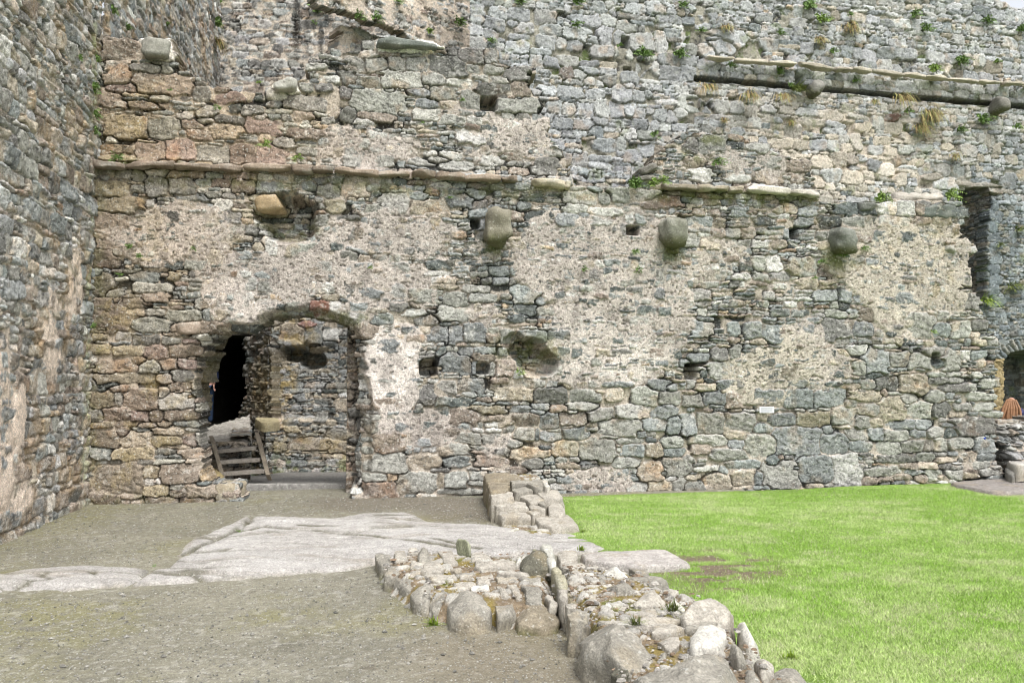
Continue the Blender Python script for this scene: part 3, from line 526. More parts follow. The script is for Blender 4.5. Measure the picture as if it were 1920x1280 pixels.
s0 = at_depth(452, 706, 18.1)[:2]; s1 = at_depth(509, 706, 17.0)[:2]; BS = Frame(s0, s1); su = float(np.hypot(*(np.array(s1) - np.array(s0))))
spcut = uvp(BS, [(440, 560), (440, 772), (452, 768), (462, 740), (455, 700), (462, 672), (455, 645), (462, 632), (495, 620), (498, 612), (480, 600), (460, 600)])
kid(masonry('splayed_face', BS, -.02, su + .02, -.5, 3.5, .018, courses(-.1, su + .1, -.5, 3.5, .08, .2, asp=(.9, 2), pal='Gdgnty', rng=b_rng, split=.4), cuts=[spcut], thick=.35,
            post=lambda U, V, c, h, l, P, p: c * (1 - .3 * ell(U, V, BS, [(495, 730, 22, 60, 1)], edge=.5)[..., None]) + np.array([.36, .27, .10]) * .3 * ell(U, V, BS, [(495, 730, 22, 60, 1)], edge=.5)[..., None],
            seed=55, joint=.02, jd=.06, prot=.05, mh0=-.03, layer=1.5), room_walls)
# left side of that room, and its dark passage (floor, ceiling, walls) with no light of its own
BL = Frame(at_depth(318, 706, 11.9)[:2] , at_depth(388, 706, 18.1)[:2]); lu = float(np.hypot(*(at_depth(388, 706, 18.1) - at_depth(330, 706, 11.9))[:2]))
kid(masonry('left_face', BL, 0, lu, 0, 4.2, .018, courses(0, lu, 0, 4.2, .1, .2, pal='Ggny', rng=b_rng), seed=57, joint=.02), room_walls)
def slab_mesh(name, pts, mat, parent=None, col=None):
    """closed solid between two lists of four corners (bottom, top)"""
    V = np.array(pts, float); Fc = [[0, 3, 2, 1], [4, 5, 6, 7], [0, 1, 5, 4], [1, 2, 6, 5], [2, 3, 7, 6], [3, 0, 4, 7]]
    return link(name, mesh(name, V, Fc, None if col is None else np.tile(col, (8, 1)), False), mat, parent)
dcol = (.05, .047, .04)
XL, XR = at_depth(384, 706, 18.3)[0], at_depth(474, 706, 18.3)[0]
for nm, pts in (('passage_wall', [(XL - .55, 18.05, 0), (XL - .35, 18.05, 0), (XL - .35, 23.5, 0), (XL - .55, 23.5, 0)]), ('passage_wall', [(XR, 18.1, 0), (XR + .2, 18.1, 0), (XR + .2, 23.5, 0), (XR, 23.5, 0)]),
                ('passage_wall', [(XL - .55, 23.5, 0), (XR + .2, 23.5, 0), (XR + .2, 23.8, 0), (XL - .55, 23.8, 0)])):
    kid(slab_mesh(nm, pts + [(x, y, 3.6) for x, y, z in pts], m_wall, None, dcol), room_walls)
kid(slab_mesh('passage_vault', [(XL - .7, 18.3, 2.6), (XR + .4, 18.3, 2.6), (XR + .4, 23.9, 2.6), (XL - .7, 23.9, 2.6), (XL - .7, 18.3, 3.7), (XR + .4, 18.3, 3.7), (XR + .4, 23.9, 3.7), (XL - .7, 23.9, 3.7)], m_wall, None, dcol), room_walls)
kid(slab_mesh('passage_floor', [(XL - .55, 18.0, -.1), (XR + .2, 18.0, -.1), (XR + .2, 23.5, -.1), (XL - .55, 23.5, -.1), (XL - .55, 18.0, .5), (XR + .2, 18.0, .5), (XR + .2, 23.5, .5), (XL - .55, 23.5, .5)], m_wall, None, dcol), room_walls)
# rough vault remains between the doorway arch and the passage
AR = Frame(at_depth(372, 706, 11.95)[:2], at_depth(560, 706, 12.05)[:2])
au0, au1 = AR.uv(340, 706)[0], AR.uv(700, 706)[0]
arch_keep = uvp(AR, [(300, 540), (720, 540), (720, 596), (672, 625), (660, 610), (610, 590), (560, 586), (500, 594), (462, 612), (446, 622), (416, 632), (408, 648), (394, 655), (390, 672), (384, 682), (382, 705), (380, 770), (300, 790)])
kid(masonry('vault_remains', AR, AR.uv(330, 706)[0], AR.uv(700, 706)[0], 0, 3.6, .016, courses(au0 - .5, au1, 0, 3.6, .08, .2, pal='Ggnyt', rng=b_rng), keep=arch_keep, thick=.35,
            post=lambda U, V, c, h, l, P, p: c * .6 + np.array([.16, .14, .06]) * .4, seed=59, joint=.02, jd=.05, prot=.06, layer=1.5), room_walls)
JB = Frame(FW.pt(0, 0, -.50)[:2], FW.pt(1, 0, -.50)[:2]); ju = JB.uv(650, 800)[0]
kid(masonry('door_jamb', JB, ju, ju + .9, -.1, 3.0, .0125, courses(ju - .3, ju + 1, -.1, 3, .08, .2, pal='Gnnt', rng=b_rng), thick=.45, sides='l', seed=58, joint=.02, jd=.05, prot=.04, mh0=-.01), room_walls)
# ------------------------------------------------------------------ blocks: mouldings, corbels
def stone_block(c, ax, half, col, n=(14, 6, 6), rnd=.35, nz=.012, seed=0, power=5, facets=7):
    """a worn block: superellipsoid with noise; ax = 3 axes, half = 3 half sizes; returns V, F, C"""
    nu_, nv_ = 28, 16; th = np.linspace(-math.pi, math.pi, nu_, endpoint=False); ph = np.linspace(-math.pi / 2, math.pi / 2, nv_ + 1)
    T, Pp = np.meshgrid(th, ph); x, y, z = np.cos(Pp) * np.cos(T), np.cos(Pp) * np.sin(T), np.sin(Pp)
    r = (np.abs(x) ** power + np.abs(y) ** power + np.abs(z) ** power) ** (-1 / power); X = np.stack([x * r, y * r, z * r], -1)
    f = 1 + 0 * r; L_ = X * np.array(half)
    nn = fbm(L_[..., 0] * 5 + seed * 7.7 + L_[..., 2] * 3, L_[..., 1] * 5 + L_[..., 2] * 4 + seed, 2, seed + 3) * nz * 4 + fbm(L_[..., 0] * 9 + seed * 3.1 + L_[..., 2] * 5, L_[..., 1] * 9 + L_[..., 2] * 7 + seed, 4, seed) * nz * 3.2
    nn2 = fbm(L_[..., 0] * 30 + seed * 3.1, L_[..., 2] * 30 + L_[..., 1] * 20 + seed, 3, seed + 4) * nz * .8
    L_ = L_ + X * (nn + nn2)[..., None]
    L_[0] = L_[0].mean(0); L_[-1] = L_[-1].mean(0)
    rf = np.random.default_rng(seed + 50); hv = np.array(half)
    for _ in range(facets):
        nn_ = rf.normal(0, 1, 3); nn_ /= np.linalg.norm(nn_); pr_ = (L_ / hv) @ nn_; dd_ = pr_.max() * rf.uniform(.74, .92); L_ = L_ - (np.maximum(pr_ - dd_, 0)[..., None] * nn_) * hv
    V = np.array(c) + L_ @ np.array(ax); V = V.reshape(-1, 3)
    idx = np.arange((nv_ + 1) * nu_).reshape(nv_ + 1, nu_); nx = np.roll(idx, -1, 1)
    Fq = np.stack([idx[:-1], nx[:-1], nx[1:], idx[1:]], -1).reshape(-1, 4)
    C = np.array(col) * (1 + .5 * fbm(L_[..., 0] * 10 + seed, L_[..., 2] * 10 + L_[..., 1] * 6, 4, seed + 9))[..., None]
    lk = ss(.05, .2, fbm(L_[..., 0] * 6 + seed * 1.3, L_[..., 1] * 6 + L_[..., 2] * 6, 3, seed + 11))[..., None] * .28
    C = C * (1 - lk) + np.array([.5, .49, .44]) * lk
    return V, Fq, C.reshape(-1, 3)
def join(parts):
    Vs, Fs, Cs, b = [], [], [], 0
    for V, Fq, C in parts: Vs.append(V); Fs.append(Fq + b); Cs.append(C); b += len(V)
    return np.concatenate(Vs), np.concatenate(Fs), np.concatenate(Cs)
UP = np.array([0, 0, 1.0])
def moulding(name, fr, pts, parent, h=.05, outp=.11, step=.42, col=(.36, .31, .25), seed=0, gaps=(), base=0.0):
    uv = [fr.uv(*p) for p in pts]; parts = []; r = np.random.default_rng(seed); u = uv[0][0]; k = 0
    us = [a for a, b in uv]; vs = [b for a, b in uv]
    while u < uv[-1][0] - .05:
        L = min(step * r.uniform(.6, 1.5), uv[-1][0] - u); v = np.interp(u + L / 2, us, vs); sl = (np.interp(u + L, us, vs) - np.interp(u, us, vs)) / L
        if not any(a < u + L / 2 < b for a, b in gaps):
            ax0 = fr.D + UP * (sl + r.normal(0, .03)); ax0 /= np.linalg.norm(ax0)
            c = np.array(col) * r.uniform(.75, 1.3)
            parts.append(stone_block(fr.pt(u + L / 2, v + r.normal(0, .008), base + outp * .35), [ax0, fr.N, UP], [L / 2 - .004, outp * r.uniform(.6, 1.15), h * r.uniform(.65, 1.15)], c, seed=seed + k, power=8, nz=.014))
        u += L; k += 1
    V, Fq, C = join(parts); return link(name, mesh(name, V, Fq, C), m_rock, parent)
moulding('string_course', FW, [(181, 312), (300, 315), (500, 318), (700, 326), (860, 334), (968, 341)], front_wall, seed=60, outp=.13, col=(.25, .20, .155))
moulding('string_course', FW, [(996, 343), (1066, 350)], front_wall, seed=75, col=(.42, .37, .28), step=.6)
moulding('string_course', FW, [(1240, 350), (1310, 355), (1388, 357)], front_wall, seed=80, col=(.30, .26, .20))
moulding('string_course', FW, [(1395, 355), (1460, 360), (1532, 365)], front_wall, seed=84, col=(.50, .46, .40), step=.55, outp=.14)
moulding('string_course', FAR, [(1318, 115), (1480, 127), (1700, 148), (1955, 168)], far_wall, seed=90, col=(.48, .43, .35), h=.035, outp=.10, step=.6, base=.12)
def corbel(fr, px, py, w, h_, col, parent, seed, out=.2, round_=3.2):
    u, v = fr.uv(px, py); ua, _ = fr.uv(px + w / 2, py); _, vb = fr.uv(px, py - h_ / 2)
    V, Fq, C = stone_block(fr.pt(u, v, out * .45), [fr.D, fr.N, UP], [ua - u, out, vb - v], np.array(col) * .78, seed=seed, power=round_, nz=.022, facets=5)
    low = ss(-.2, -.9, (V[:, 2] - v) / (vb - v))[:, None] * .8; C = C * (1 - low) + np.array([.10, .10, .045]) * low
    return link('corbel', mesh('corbel', V, Fq, C), m_rock, parent)
corbel(FW, 930, 430, 42, 60, (.27, .25, .19), front_wall, 101, .22, 11); corbel(FW, 1259, 438, 40, 46, (.25, .25, .20), front_wall, 102, .21, 7); corbel(FW, 1572, 455, 40, 46, (.19, .20, .17), front_wall, 103, .21, 7)
corbel(FAR, 1521, 173, 20, 27, (.26, .25, .22), far_wall, 104, .22); corbel(FAR, 1863, 204, 19, 26, (.24, .23, .20), far_wall, 105, .22)
# stones that stand proud of the wall top and edges
def proud(px, py, w, h_, col, seed, out=.06, ang=0, pw=7, fr=FW, par=None, dp=.22, nm='coping_stone'):
    u, v = fr.uv(px, py); ua, _ = fr.uv(px + w / 2, py); _, vb = fr.uv(px, py - h_ / 2); a = math.radians(ang)
    ax0 = fr.D * math.cos(a) + UP * math.sin(a); ax2 = -fr.D * math.sin(a) + UP * math.cos(a)
    V, Fq, C = stone_block(fr.pt(u, v, out - dp), [ax0, fr.N, ax2], [ua - u, dp, vb - v], col, seed=seed, power=pw, nz=.016)
    return link(nm, mesh(nm, V, Fq, C), m_rock, par or front_wall)
k = 200
for t in ((762, 82, 112, 15, (.17, .185, .165), 0), (291, 90, 52, 36, (.25, .245, .21), 0),
          (535, 159, 42, 22, (.36, .35, .31), 3), (1760, 396, 66, 27, (.15, .165, .15), 0), 
          (1626, 390, 30, 20, (.15, .155, .14), 0), (1215, 318, 34, 12, (.17, .16, .14), 20), (1210, 335, 40, 10, (.18, .17, .145), 12), (505, 381, 55, 30, (.37, .28, .17), 10),
          (430, 925, 52, 38, (.30, .26, .19), 0), 
           (345, 616, 62, 24, (.36, .29, .23), 3), (1775, 468, 30, 12, (.3, .29, .25), 0), ):
    k += 1; proud(t[0], t[1], t[2], t[3], t[4], k, ang=t[5], nm='coping_stone' if t[1] < 400 else 'proud_stone')
# sloping mortar bed behind the coping at the right
V, Fq, C = stone_block(FW.pt(FW.uv(1745, 372)[0], FW.uv(1745, 372)[1] + .02, -.35), [FW.D, FW.N, UP], [.42, .3, .12], (.38, .35, .30), seed=260, power=3, nz=.04)
link('mortar_bed', mesh('mortar_bed', V, Fq, C), m_rock, front_wall)
# ------------------------------------------------------------------ low ruin at the right end
RW = Frame(at_depth(1842, 706, 13.15)[:2], at_depth(2100, 706, 13.5)[:2])
r_rng = np.random.default_rng(61)
def rw_depth(U, V, lab, P): return (.9 * (1 - ss(0, 1.0, V)) + .15 * fbm(U * 2, V * 3, 3, 601)), None
low = masonry('ruined_wall', RW, 0, 2.6, -.1, 1.0, .016, courses(0, 2.6, -.1, 1.1, .08, .17, pal='gGslnb', rng=r_rng), depth=rw_depth, thick=.8, seed=63, joint=.03, jd=.08, prot=.09, mh0=-.05,
              keep=[(0, -.2), (0, .62), (.12, .7), (.2, .95), (.9, .93), (2.6, .98), (2.6, -.2)], layer=1.6, mcol=(.33, .28, .23))
tag(low, 'low crumbling remnant of rubble wall in the corner below the far arched door', 'ruined wall')
# ------------------------------------------------------------------ small white information plate
c = FW.uv(1432.5, 767.5); wa = FW.uv(1446, 767)[0] - FW.uv(1419, 767)[0]; ha = FW.uv(1432, 762)[1] - FW.uv(1432, 773.5)[1]
pl_o = FW.pt(c[0], c[1], .085)
def box_ax(o, ax, half):
    s = [(-1, -1, -1), (1, -1, -1), (1, 1, -1), (-1, 1, -1), (-1, -1, 1), (1, -1, 1), (1, 1, 1), (-1, 1, 1)]
    V = np.array(o) + np.array([[a * half[0], b * half[1], c_ * half[2]] for a, b, c_ in s]) @ np.array(ax)
    return V, np.array([[0, 3, 2, 1], [4, 5, 6, 7], [0, 1, 5, 4], [1, 2, 6, 5], [2, 3, 7, 6], [3, 0, 4, 7]])
m_white = M('white_enamel', (.80, .80, .84), rough=.4, bump=.02, var=.04); m_ink = M('grey_ink', (.30, .30, .36), rough=.6, bump=.02, var=.1)
m_blue = M('blue_plastic', (.02, .06, .45), rough=.4, bump=.05, var=.1)
axs = [FW.D, -FW.N, UP]; tx = np.array([FW.D, FW.N, UP])
sg = empty('info_plate', tuple(pl_o)); tag(sg, 'small white rectangular information plate fixed low on the rubble wall', 'sign')
V, Fq = box_ax((0, 0, 0), tx, (wa / 2, .006, ha / 2)); link('plate', mesh('plate', V, Fq, None, False), m_white, sg)
parts = []
rr = random.Random(5)
for row in range(5):
    z = ha / 2 * (.72 - row * .36); x = -wa * .43; end = wa * (.40 if row < 4 else .1)
    if row == 0: parts.append(box_ax(FW.D * 0 + UP * z + FW.N * .0085, tx, (wa * .42, .0015, ha * .035))); continue
    while x < end:
        L = wa * rr.uniform(.03, .09); parts.append(box_ax(FW.D * (x + L / 2) + UP * z + FW.N * .0085, tx, (L / 2, .0015, ha * .022))); x += L + wa * .018
V = np.concatenate([p[0] for p in parts]); Fq = np.concatenate([p[1] + 8 * i for i, p in enumerate(parts)]); link('lettering', mesh('lettering', V, Fq, None, False), m_ink, sg)
bl = at_depth(1850, 822, 12.35); V, Fq, C = stone_block((0, 0, 0), np.eye(3), (.022, .02, .02), (.02, .06, .45), seed=5, power=3, nz=.004)
o = link('litter', mesh('litter', V, Fq), m_blue); o.location = tuple(bl + np.array([0, .05, 0])); tag(o, 'tiny blue scrap of plastic wedged in the corner stones at right', 'litter')
# ------------------------------------------------------------------ ground sheets
def grid(name, x0, x1, y0, y1, h, zf, cf, mat, keepf=None):
    xs = np.arange(x0, x1, h); ys = np.arange(y0, y1, h); X, Y = np.meshgrid(xs, ys); Z = zf(X, Y); C = cf(X, Y, Z)
    nu, nv = len(xs), len(ys); idx = np.arange(nu * nv).reshape(nv, nu); q = np.stack([idx[:-1, :-1], idx[:-1, 1:], idx[1:, 1:], idx[1:, :-1]], -1)
    K = np.ones((nv - 1, nu - 1), bool) if keepf is None else keepf(X, Y)[:-1, :-1]
    q = q[K]; VV = np.stack([X, Y, Z], -1).reshape(-1, 3); used = np.zeros(len(VV), bool); used[q.ravel()] = True; rm = np.cumsum(used) - 1
    return link(name, mesh(name, VV[used], rm[q], C.reshape(-1, 3)[used]), mat)
def gp(pts, z=0): return [tuple(on_ground(a, b, z)[:2]) for a, b in pts]
rock_poly = gp([(-120, 1066), (0, 1062), (60, 1056), (120, 1052), (190, 1049), (300, 1056), (312, 1040), (345, 1004), (400, 985), (450, 962), (520, 962), (560, 962), (620, 965), (680, 955), (770, 954), (792, 960), (815, 972),
                (930, 978), (1010, 990), (1085, 993), (1155, 1022), (1110, 1032), (1040, 1032), (960, 1040), (850, 1036), (720, 1048), (660, 1062), (560, 1069), (450, 1080), (330, 1088), (230, 1092), (100, 1104), (0, 1104), (-120, 1112)], .05)
lawn_poly = gp([(1050, 936), (1200, 930), (1500, 921), (1800, 908), (1830, 913), (1960, 918), (2600, 918), (3600, 1600), (1700, 1700), (1600, 1400), (1520, 1280), (1400, 1290), (1380, 1200), (1280, 1130), (1230, 1060), (1146, 1036), (1072, 1006), (1070, 960)], 0)
cracks = [gp(p, .06) for p in ([(472, 962), (462, 978), (440, 994), (390, 1012), (345, 1032), (310, 1046), (280, 1062), (235, 1090)], [(478, 985), (560, 990), (640, 998), (700, 988), (765, 986)], [(500, 984), (470, 992), (440, 996)],
                              [(170, 1068), (210, 1088)], [(640, 1000), (700, 1003), (760, 1012), (860, 1022)], [(560, 982), (640, 984)], [(340, 1085), (380, 1078), (340, 1068)], [(810, 1010), (860, 1018), (900, 1024)],
                              [(60, 1050), (120, 1052)], [(420, 1068), (480, 1072)], [(790, 962), (730, 975), (690, 980), (640, 982)])]
def zr(X, Y):
    d = sdpoly(X, Y, rock_poly) + .05 * fbm(X * 3, Y * 3, 4, 700)
    z = -.09 + .125 * ss(-.12, .16, d) + .06 * ss(.1, .7, d) * (.6 + fbm(X * .7, Y * .7, 2, 701)) + .05 * fbm(X * 1.4, Y * 3, 4, 702) * ss(0, .3, d)
    z += .016 * fbm(X * 3 + Y * 2, Y * 22, 3, 703) + .007 * fbm(X * 20, Y * 30, 3, 704)
    w = .02 * fbm(X * 6, Y * 6, 3, 705)
    for i, c in enumerate(cracks):
        dd = pdist(X + w, Y + w * 1.5, c); z -= (.038 if i < 2 else .014) * np.exp(-(dd / (.03 if i < 2 else .022)) ** 2)
    z -= .03 * ss(.16, .22, fbm(X * 1.2, Y * 6.5, 4, 706)); fz = fbm(X * .9 + Y * .6, Y * 2.6, 4, 707); z -= .012 * np.exp(-(fz / .022) ** 2) * ss(-.1, .1, fbm(X, Y, 2, 708))
    return z
def cr(X, Y, Z):
    c = np.array([.335, .32, .30]) * (1 + .28 * fbm(X * 2, Y * 5, 5, 710) + .28 * fbm(X * 7, Y * 30, 3, 711))[..., None]
    rust = ss(.05, .25, fbm(X * 1.6, Y * 7, 5, 715, .65))[..., None] * .4; c = c * (1 - rust) + np.array([.22, .185, .135]) * rust
    lit = ss(.0, .25, fbm(X * 1.1, Y * 1.6, 4, 712))[..., None] * .4; c = c * (1 - lit) + np.array([.43, .42, .405]) * lit
    w = .02 * fbm(X * 6, Y * 6, 3, 705); k = np.zeros(X.shape)
    for i, cc in enumerate(cracks): k = np.maximum(k, np.exp(-(pdist(X + w, Y + w * 1.5, cc) / (.06 if i < 2 else .035)) ** 2) * ss(-.3, .1, fbm(X * 4, Y * 4, 2, 713)))
    fz = fbm(X * .9 + Y * .6, Y * 2.6, 4, 707); k = np.maximum(k, .8 * np.exp(-(fz / .026) ** 2) * ss(-.1, .1, fbm(X, Y, 2, 708))); k = k[..., None] * .9; c = c * (1 - k) + np.array([.07, .065, .035]) * k
    d = sdpoly(X, Y, rock_poly); dd = (1 - ss(-.02, .14, d + .12 * fbm(X * 5, Y * 5, 3, 714)))[..., None] * .6; c = c * (1 - dd) + np.array([.22, .19, .13]) * dd
    left = ss(-3.6, -5.0, X)[..., None] * .5; return c * (1 - left) + np.array([.27, .25, .18]) * left
bed = grid('bedrock', -7.2, 2.2, 5.8, 11, .014, zr, cr, m_rock, lambda X, Y: sdpoly(X, Y, rock_poly) > -.2); tag(bed, kind='structure')
wet = gp([(600, 935), (760, 928), (900, 935), (935, 975), (820, 974), (780, 955), (640, 958), (585, 950)])
def zg(X, Y): return .010 * fbm(X * 1.2, Y * 1.2, 3, 720) + .008 * fbm(X * 14, Y * 14, 3, 721)  - .05 * ss(.05, .25, sdpoly(X, Y, lawn_poly))
def cg(X, Y, Z):
    c = np.array([.18, .17, .132]) * (1 + .5 * fbm(X * 2.2, Y * 2.2, 5, 730) + .35 * fbm(X * 25, Y * 25, 2, 731))[..., None]
    gm = ss(-.02, .24, fbm(X * .9 + 3, Y * .9, 5, 732, .6))[..., None] * .62
    near = ss(-1.0, -4.0, X)[..., None] * .15
    gm = np.clip(gm * 1.2 + near + (.5 * ss(-4.2, -5.2, X) * ss(6, 7, Y))[..., None], 0, .85) * ss(-.35, .1, fbm(X * 9, Y * 9, 3, 735))[..., None]; c = c * (1 - gm) + np.array([.175, .165, .085]) * gm
    peb = ss(.16, .26, fbm(X * 26, Y * 26, 2, 733))[..., None] * .35; c = c * (1 - peb) + np.array([.42, .41, .37]) * peb
    drk = ss(.20, .30, fbm(X * 5, Y * 5, 5, 734, .7))[..., None] * .5; c = c * (1 - drk) + np.array([.085, .07, .055]) * drk
    wd = ss(-.25, .15, sdpoly(X, Y, wet) + .3 * fbm(X * 2, Y * 2, 3, 736))[..., None] * .55; c = c * (1 - wd) + np.array([.11, .09, .07]) * wd
    br = ss(-.5, .3, sdpoly(X, Y, gp([(830, 1190), (1060, 1150), (1140, 1290), (1100, 1400), (900, 1290), (800, 1240)])) + .4 * fbm(X * 2, Y * 2, 3, 737))[..., None] * .5
    return c * (1 - br) + np.array([.175, .145, .10]) * br
court = grid('gravel_court', -7.5, 3.4, 2.6, 12.8, .022, zg, cg, m_soil, lambda X, Y: sdpoly(X, Y, lawn_poly) < .6); tag(court, kind='structure')
bare = [tuple(on_ground(a, b)) for a, b in ((1330, 1095), (1390, 1085), (1290, 1060), (1420, 1050))]
_bp = gp([(1200, 1040), (1340, 1030), (1440, 1050), (1470, 1085), (1400, 1110), (1300, 1115), (1240, 1085)])
def bareness(X, Y):
    return np.clip(ss(-.25, .25, sdpoly(X, Y, _bp) + .5 * fbm(X * 3, Y * 3, 4, 740)) * ss(-.14, .06, fbm(X * 3.5, Y * 8, 4, 741, .6)), 0, 1)
def zl(X, Y): return .012 + .03 * fbm(X * .8, Y * .8, 3, 742) + .010 * fbm(X * 9, Y * 9, 3, 743)
def cl(X, Y, Z):
    c = np.array([.13, .21, .035]) * (1 + .5 * fbm(X * 2, Y * 2, 4, 744))[..., None]; b = bareness(X, Y)[..., None]
    return c * (1 - b) + np.array([.13, .10, .07]) * b
lawn = grid('lawn_soil', -.6, 12.5, 2.6, 13.6, .03, zl, cl, m_soil, lambda X, Y: sdpoly(X, Y, lawn_poly) > -.12); tag(lawn, kind='structure')
# wide ground under everything, reaching the horizon
me = mesh('ground', [(-400, -400, -1.1), (400, -400, -1.1), (400, 400, -1.1), (-400, 400, -1.1)], [[0, 1, 2, 3]], np.tile((.12, .16, .06), (4, 1))); tag(link('ground', me, m_soil), kind='structure')
# ------------------------------------------------------------------ grass blades, mown short
def blades(name, n, x, y, z, hmin, hmax, wmin, wmax, lean, col, mat, seed):
    r = np.random.default_rng(seed); n = len(x); a = r.uniform(0, 2 * math.pi, n); h = r.uniform(hmin, hmax, n); w = r.uniform(wmin, wmax, n); lx, ly = r.normal(0, lean, n) * h, r.normal(0, lean, n) * h
    p0 = np.stack([x - np.cos(a) * w, y - np.sin(a) * w, z], 1); p1 = np.stack([x + np.cos(a) * w, y + np.sin(a) * w, z], 1)
    p2 = np.stack([x + lx, y + ly, z + h], 1); V = np.stack([p0, p1, p2], 1).reshape(-1, 3); C = np.repeat(col, 3, 0)
    return mesh(name, V, np.arange(3 * n).reshape(-1, 3), C, False)
r = np.random.default_rng(77)
def lawn_pts(n, x0, x1, y0, y1):
    x, y = r.uniform(x0, x1, n), r.uniform(y0, y1, n); lim = .68 * y + .4; m = (sdpoly(x, y, lawn_poly) > -.03) & (x < lim) ; x, y = x[m], y[m]
    b = bareness(x, y); eg = sdpoly(x, y, lawn_poly); b = np.maximum(b * .98, .9 * (1 - ss(0, .22, eg + .25 * fbm(x * 5, y * 5, 3, 745)))); m = r.random(len(x)) > b; return x[m], y[m]
xa, ya = lawn_pts(620000, .3, 5.2, 3.6, 7.2); xb, yb = lawn_pts(700000, .2, 9.5, 7.2, 13.4)
x = np.concatenate([xa, xb]); y = np.concatenate([ya, yb]); zz = zl(x, y) - .004
t1 = fbm(x * .7, y * .9, 4, 750); t2 = fbm(x * 3.2, y * 4.5, 3, 751)
k1 = ss(-.3, .4, 1.1 * t1 + .9 * t2)[:, None]; col = np.array([.26, .43, .07]) * (1 - k1) + np.array([.45, .56, .22]) * k1
dry = (r.random(len(x)) < .12 + .25 * ss(.05, .25, t2))[:, None]; col = np.where(dry, np.array([.50, .50, .32]), col) * r.uniform(.7, 1.25, (len(x), 1))
me = blades('grass', 0, x, y, zz, .012, .032, .0012, .0026, .6, col, m_leaf, 78)
tag(link('grass', me, m_leaf), 'short bright green lawn filling the right side of the courtyard', 'grass', kind='stuff')
# ------------------------------------------------------------------ loose pebbles
n = 42000; px_, py_ = r.uniform(-6.5, 2.2, n), 3.2 + 8.2 * r.random(n) ** 1.3; m = (sdpoly(px_, py_, lawn_poly) < -.05) & (sdpoly(px_, py_, rock_poly) < -.06); px_, py_ = px_[m], py_[m]; n = len(px_)
o8 = np.array([(1, 0, 0), (0, 1, 0), (-1, 0, 0), (0, -1, 0), (0, 0, .7), (0, 0, -.7)]); f8 = np.array([(0, 1, 4), (1, 2, 4), (2, 3, 4), (3, 0, 4), (1, 0, 5), (2, 1, 5), (3, 2, 5), (0, 3, 5)])
sz = r.uniform(.003, .009, n) * (1 + 1.2 * (r.random(n) < .03)); an = r.uniform(0, 6.28, n); ca, sa = np.cos(an), np.sin(an)
V = o8[None] * sz[:, None, None] * r.uniform(.6, 1.3, (n, 1, 3)); V = np.stack([V[..., 0] * ca[:, None] - V[..., 1] * sa[:, None], V[..., 0] * sa[:, None] + V[..., 1] * ca[:, None], V[..., 2]], -1)
V = V + np.stack([px_, py_, zg(px_, py_) + sz * .3], 1)[:, None]; Fq = (f8[None] + 6 * np.arange(n)[:, None, None]).reshape(-1, 3)
C = np.repeat(np.array([.27, .26, .23]) * r.uniform(.35, 1.35, (n, 1)), 6, 0)
tag(link('pebbles', mesh('pebbles', V.reshape(-1, 3), Fq, C, False), m_rock), 'loose pale gravel scattered over the earthen court floor', 'gravel', kind='stuff')
# flagged ledge inside the doorway
LG = gp([(330, 922), (447, 921), (540, 919), (650, 916), (760, 914)]); x0, y0 = LG[0]; x1, y1 = LG[-1]
def zflag(X, Y):
    wy = .04 * fbm(X * 2, Y * 2, 3, 760); c = np.abs(((Y + wy) * 5.2) % 1 - .5); row = np.floor((Y + wy) * 5.2); cx = np.abs((X * 1.9 + row * .37 + .2 * fbm(X * 2, Y, 2, 762)) % 1 - .5)
    crk = np.minimum((.5 - c) / 5.2, (.5 - cx) / 1.9); f = y0 + (X - x0) * (y1 - y0) / (x1 - x0)
    return (.115 - .075 * np.clip((Y - 11.7) * 1.15, 0, 7) - .025 * (1 - ss(0, .02, crk)) + .012 * fbm(X * 9, Y * 9, 3, 763)) * ss(0, .035, Y - f + .03 * fbm(X * 4, Y * 0, 3, 764)) - .02
fl = grid('paving', x0, x1, 11.2, 18.3, .018, zflag, lambda X, Y, Z: np.array([.42, .405, .375]) * (1 + .5 * fbm(X * 4, Y * 9, 4, 765))[..., None] * (.45 + .55 * ss(.07, .10, Z))[..., None] + 0, m_rock,
          lambda X, Y: Y > 11.25); tag(fl, kind='structure')
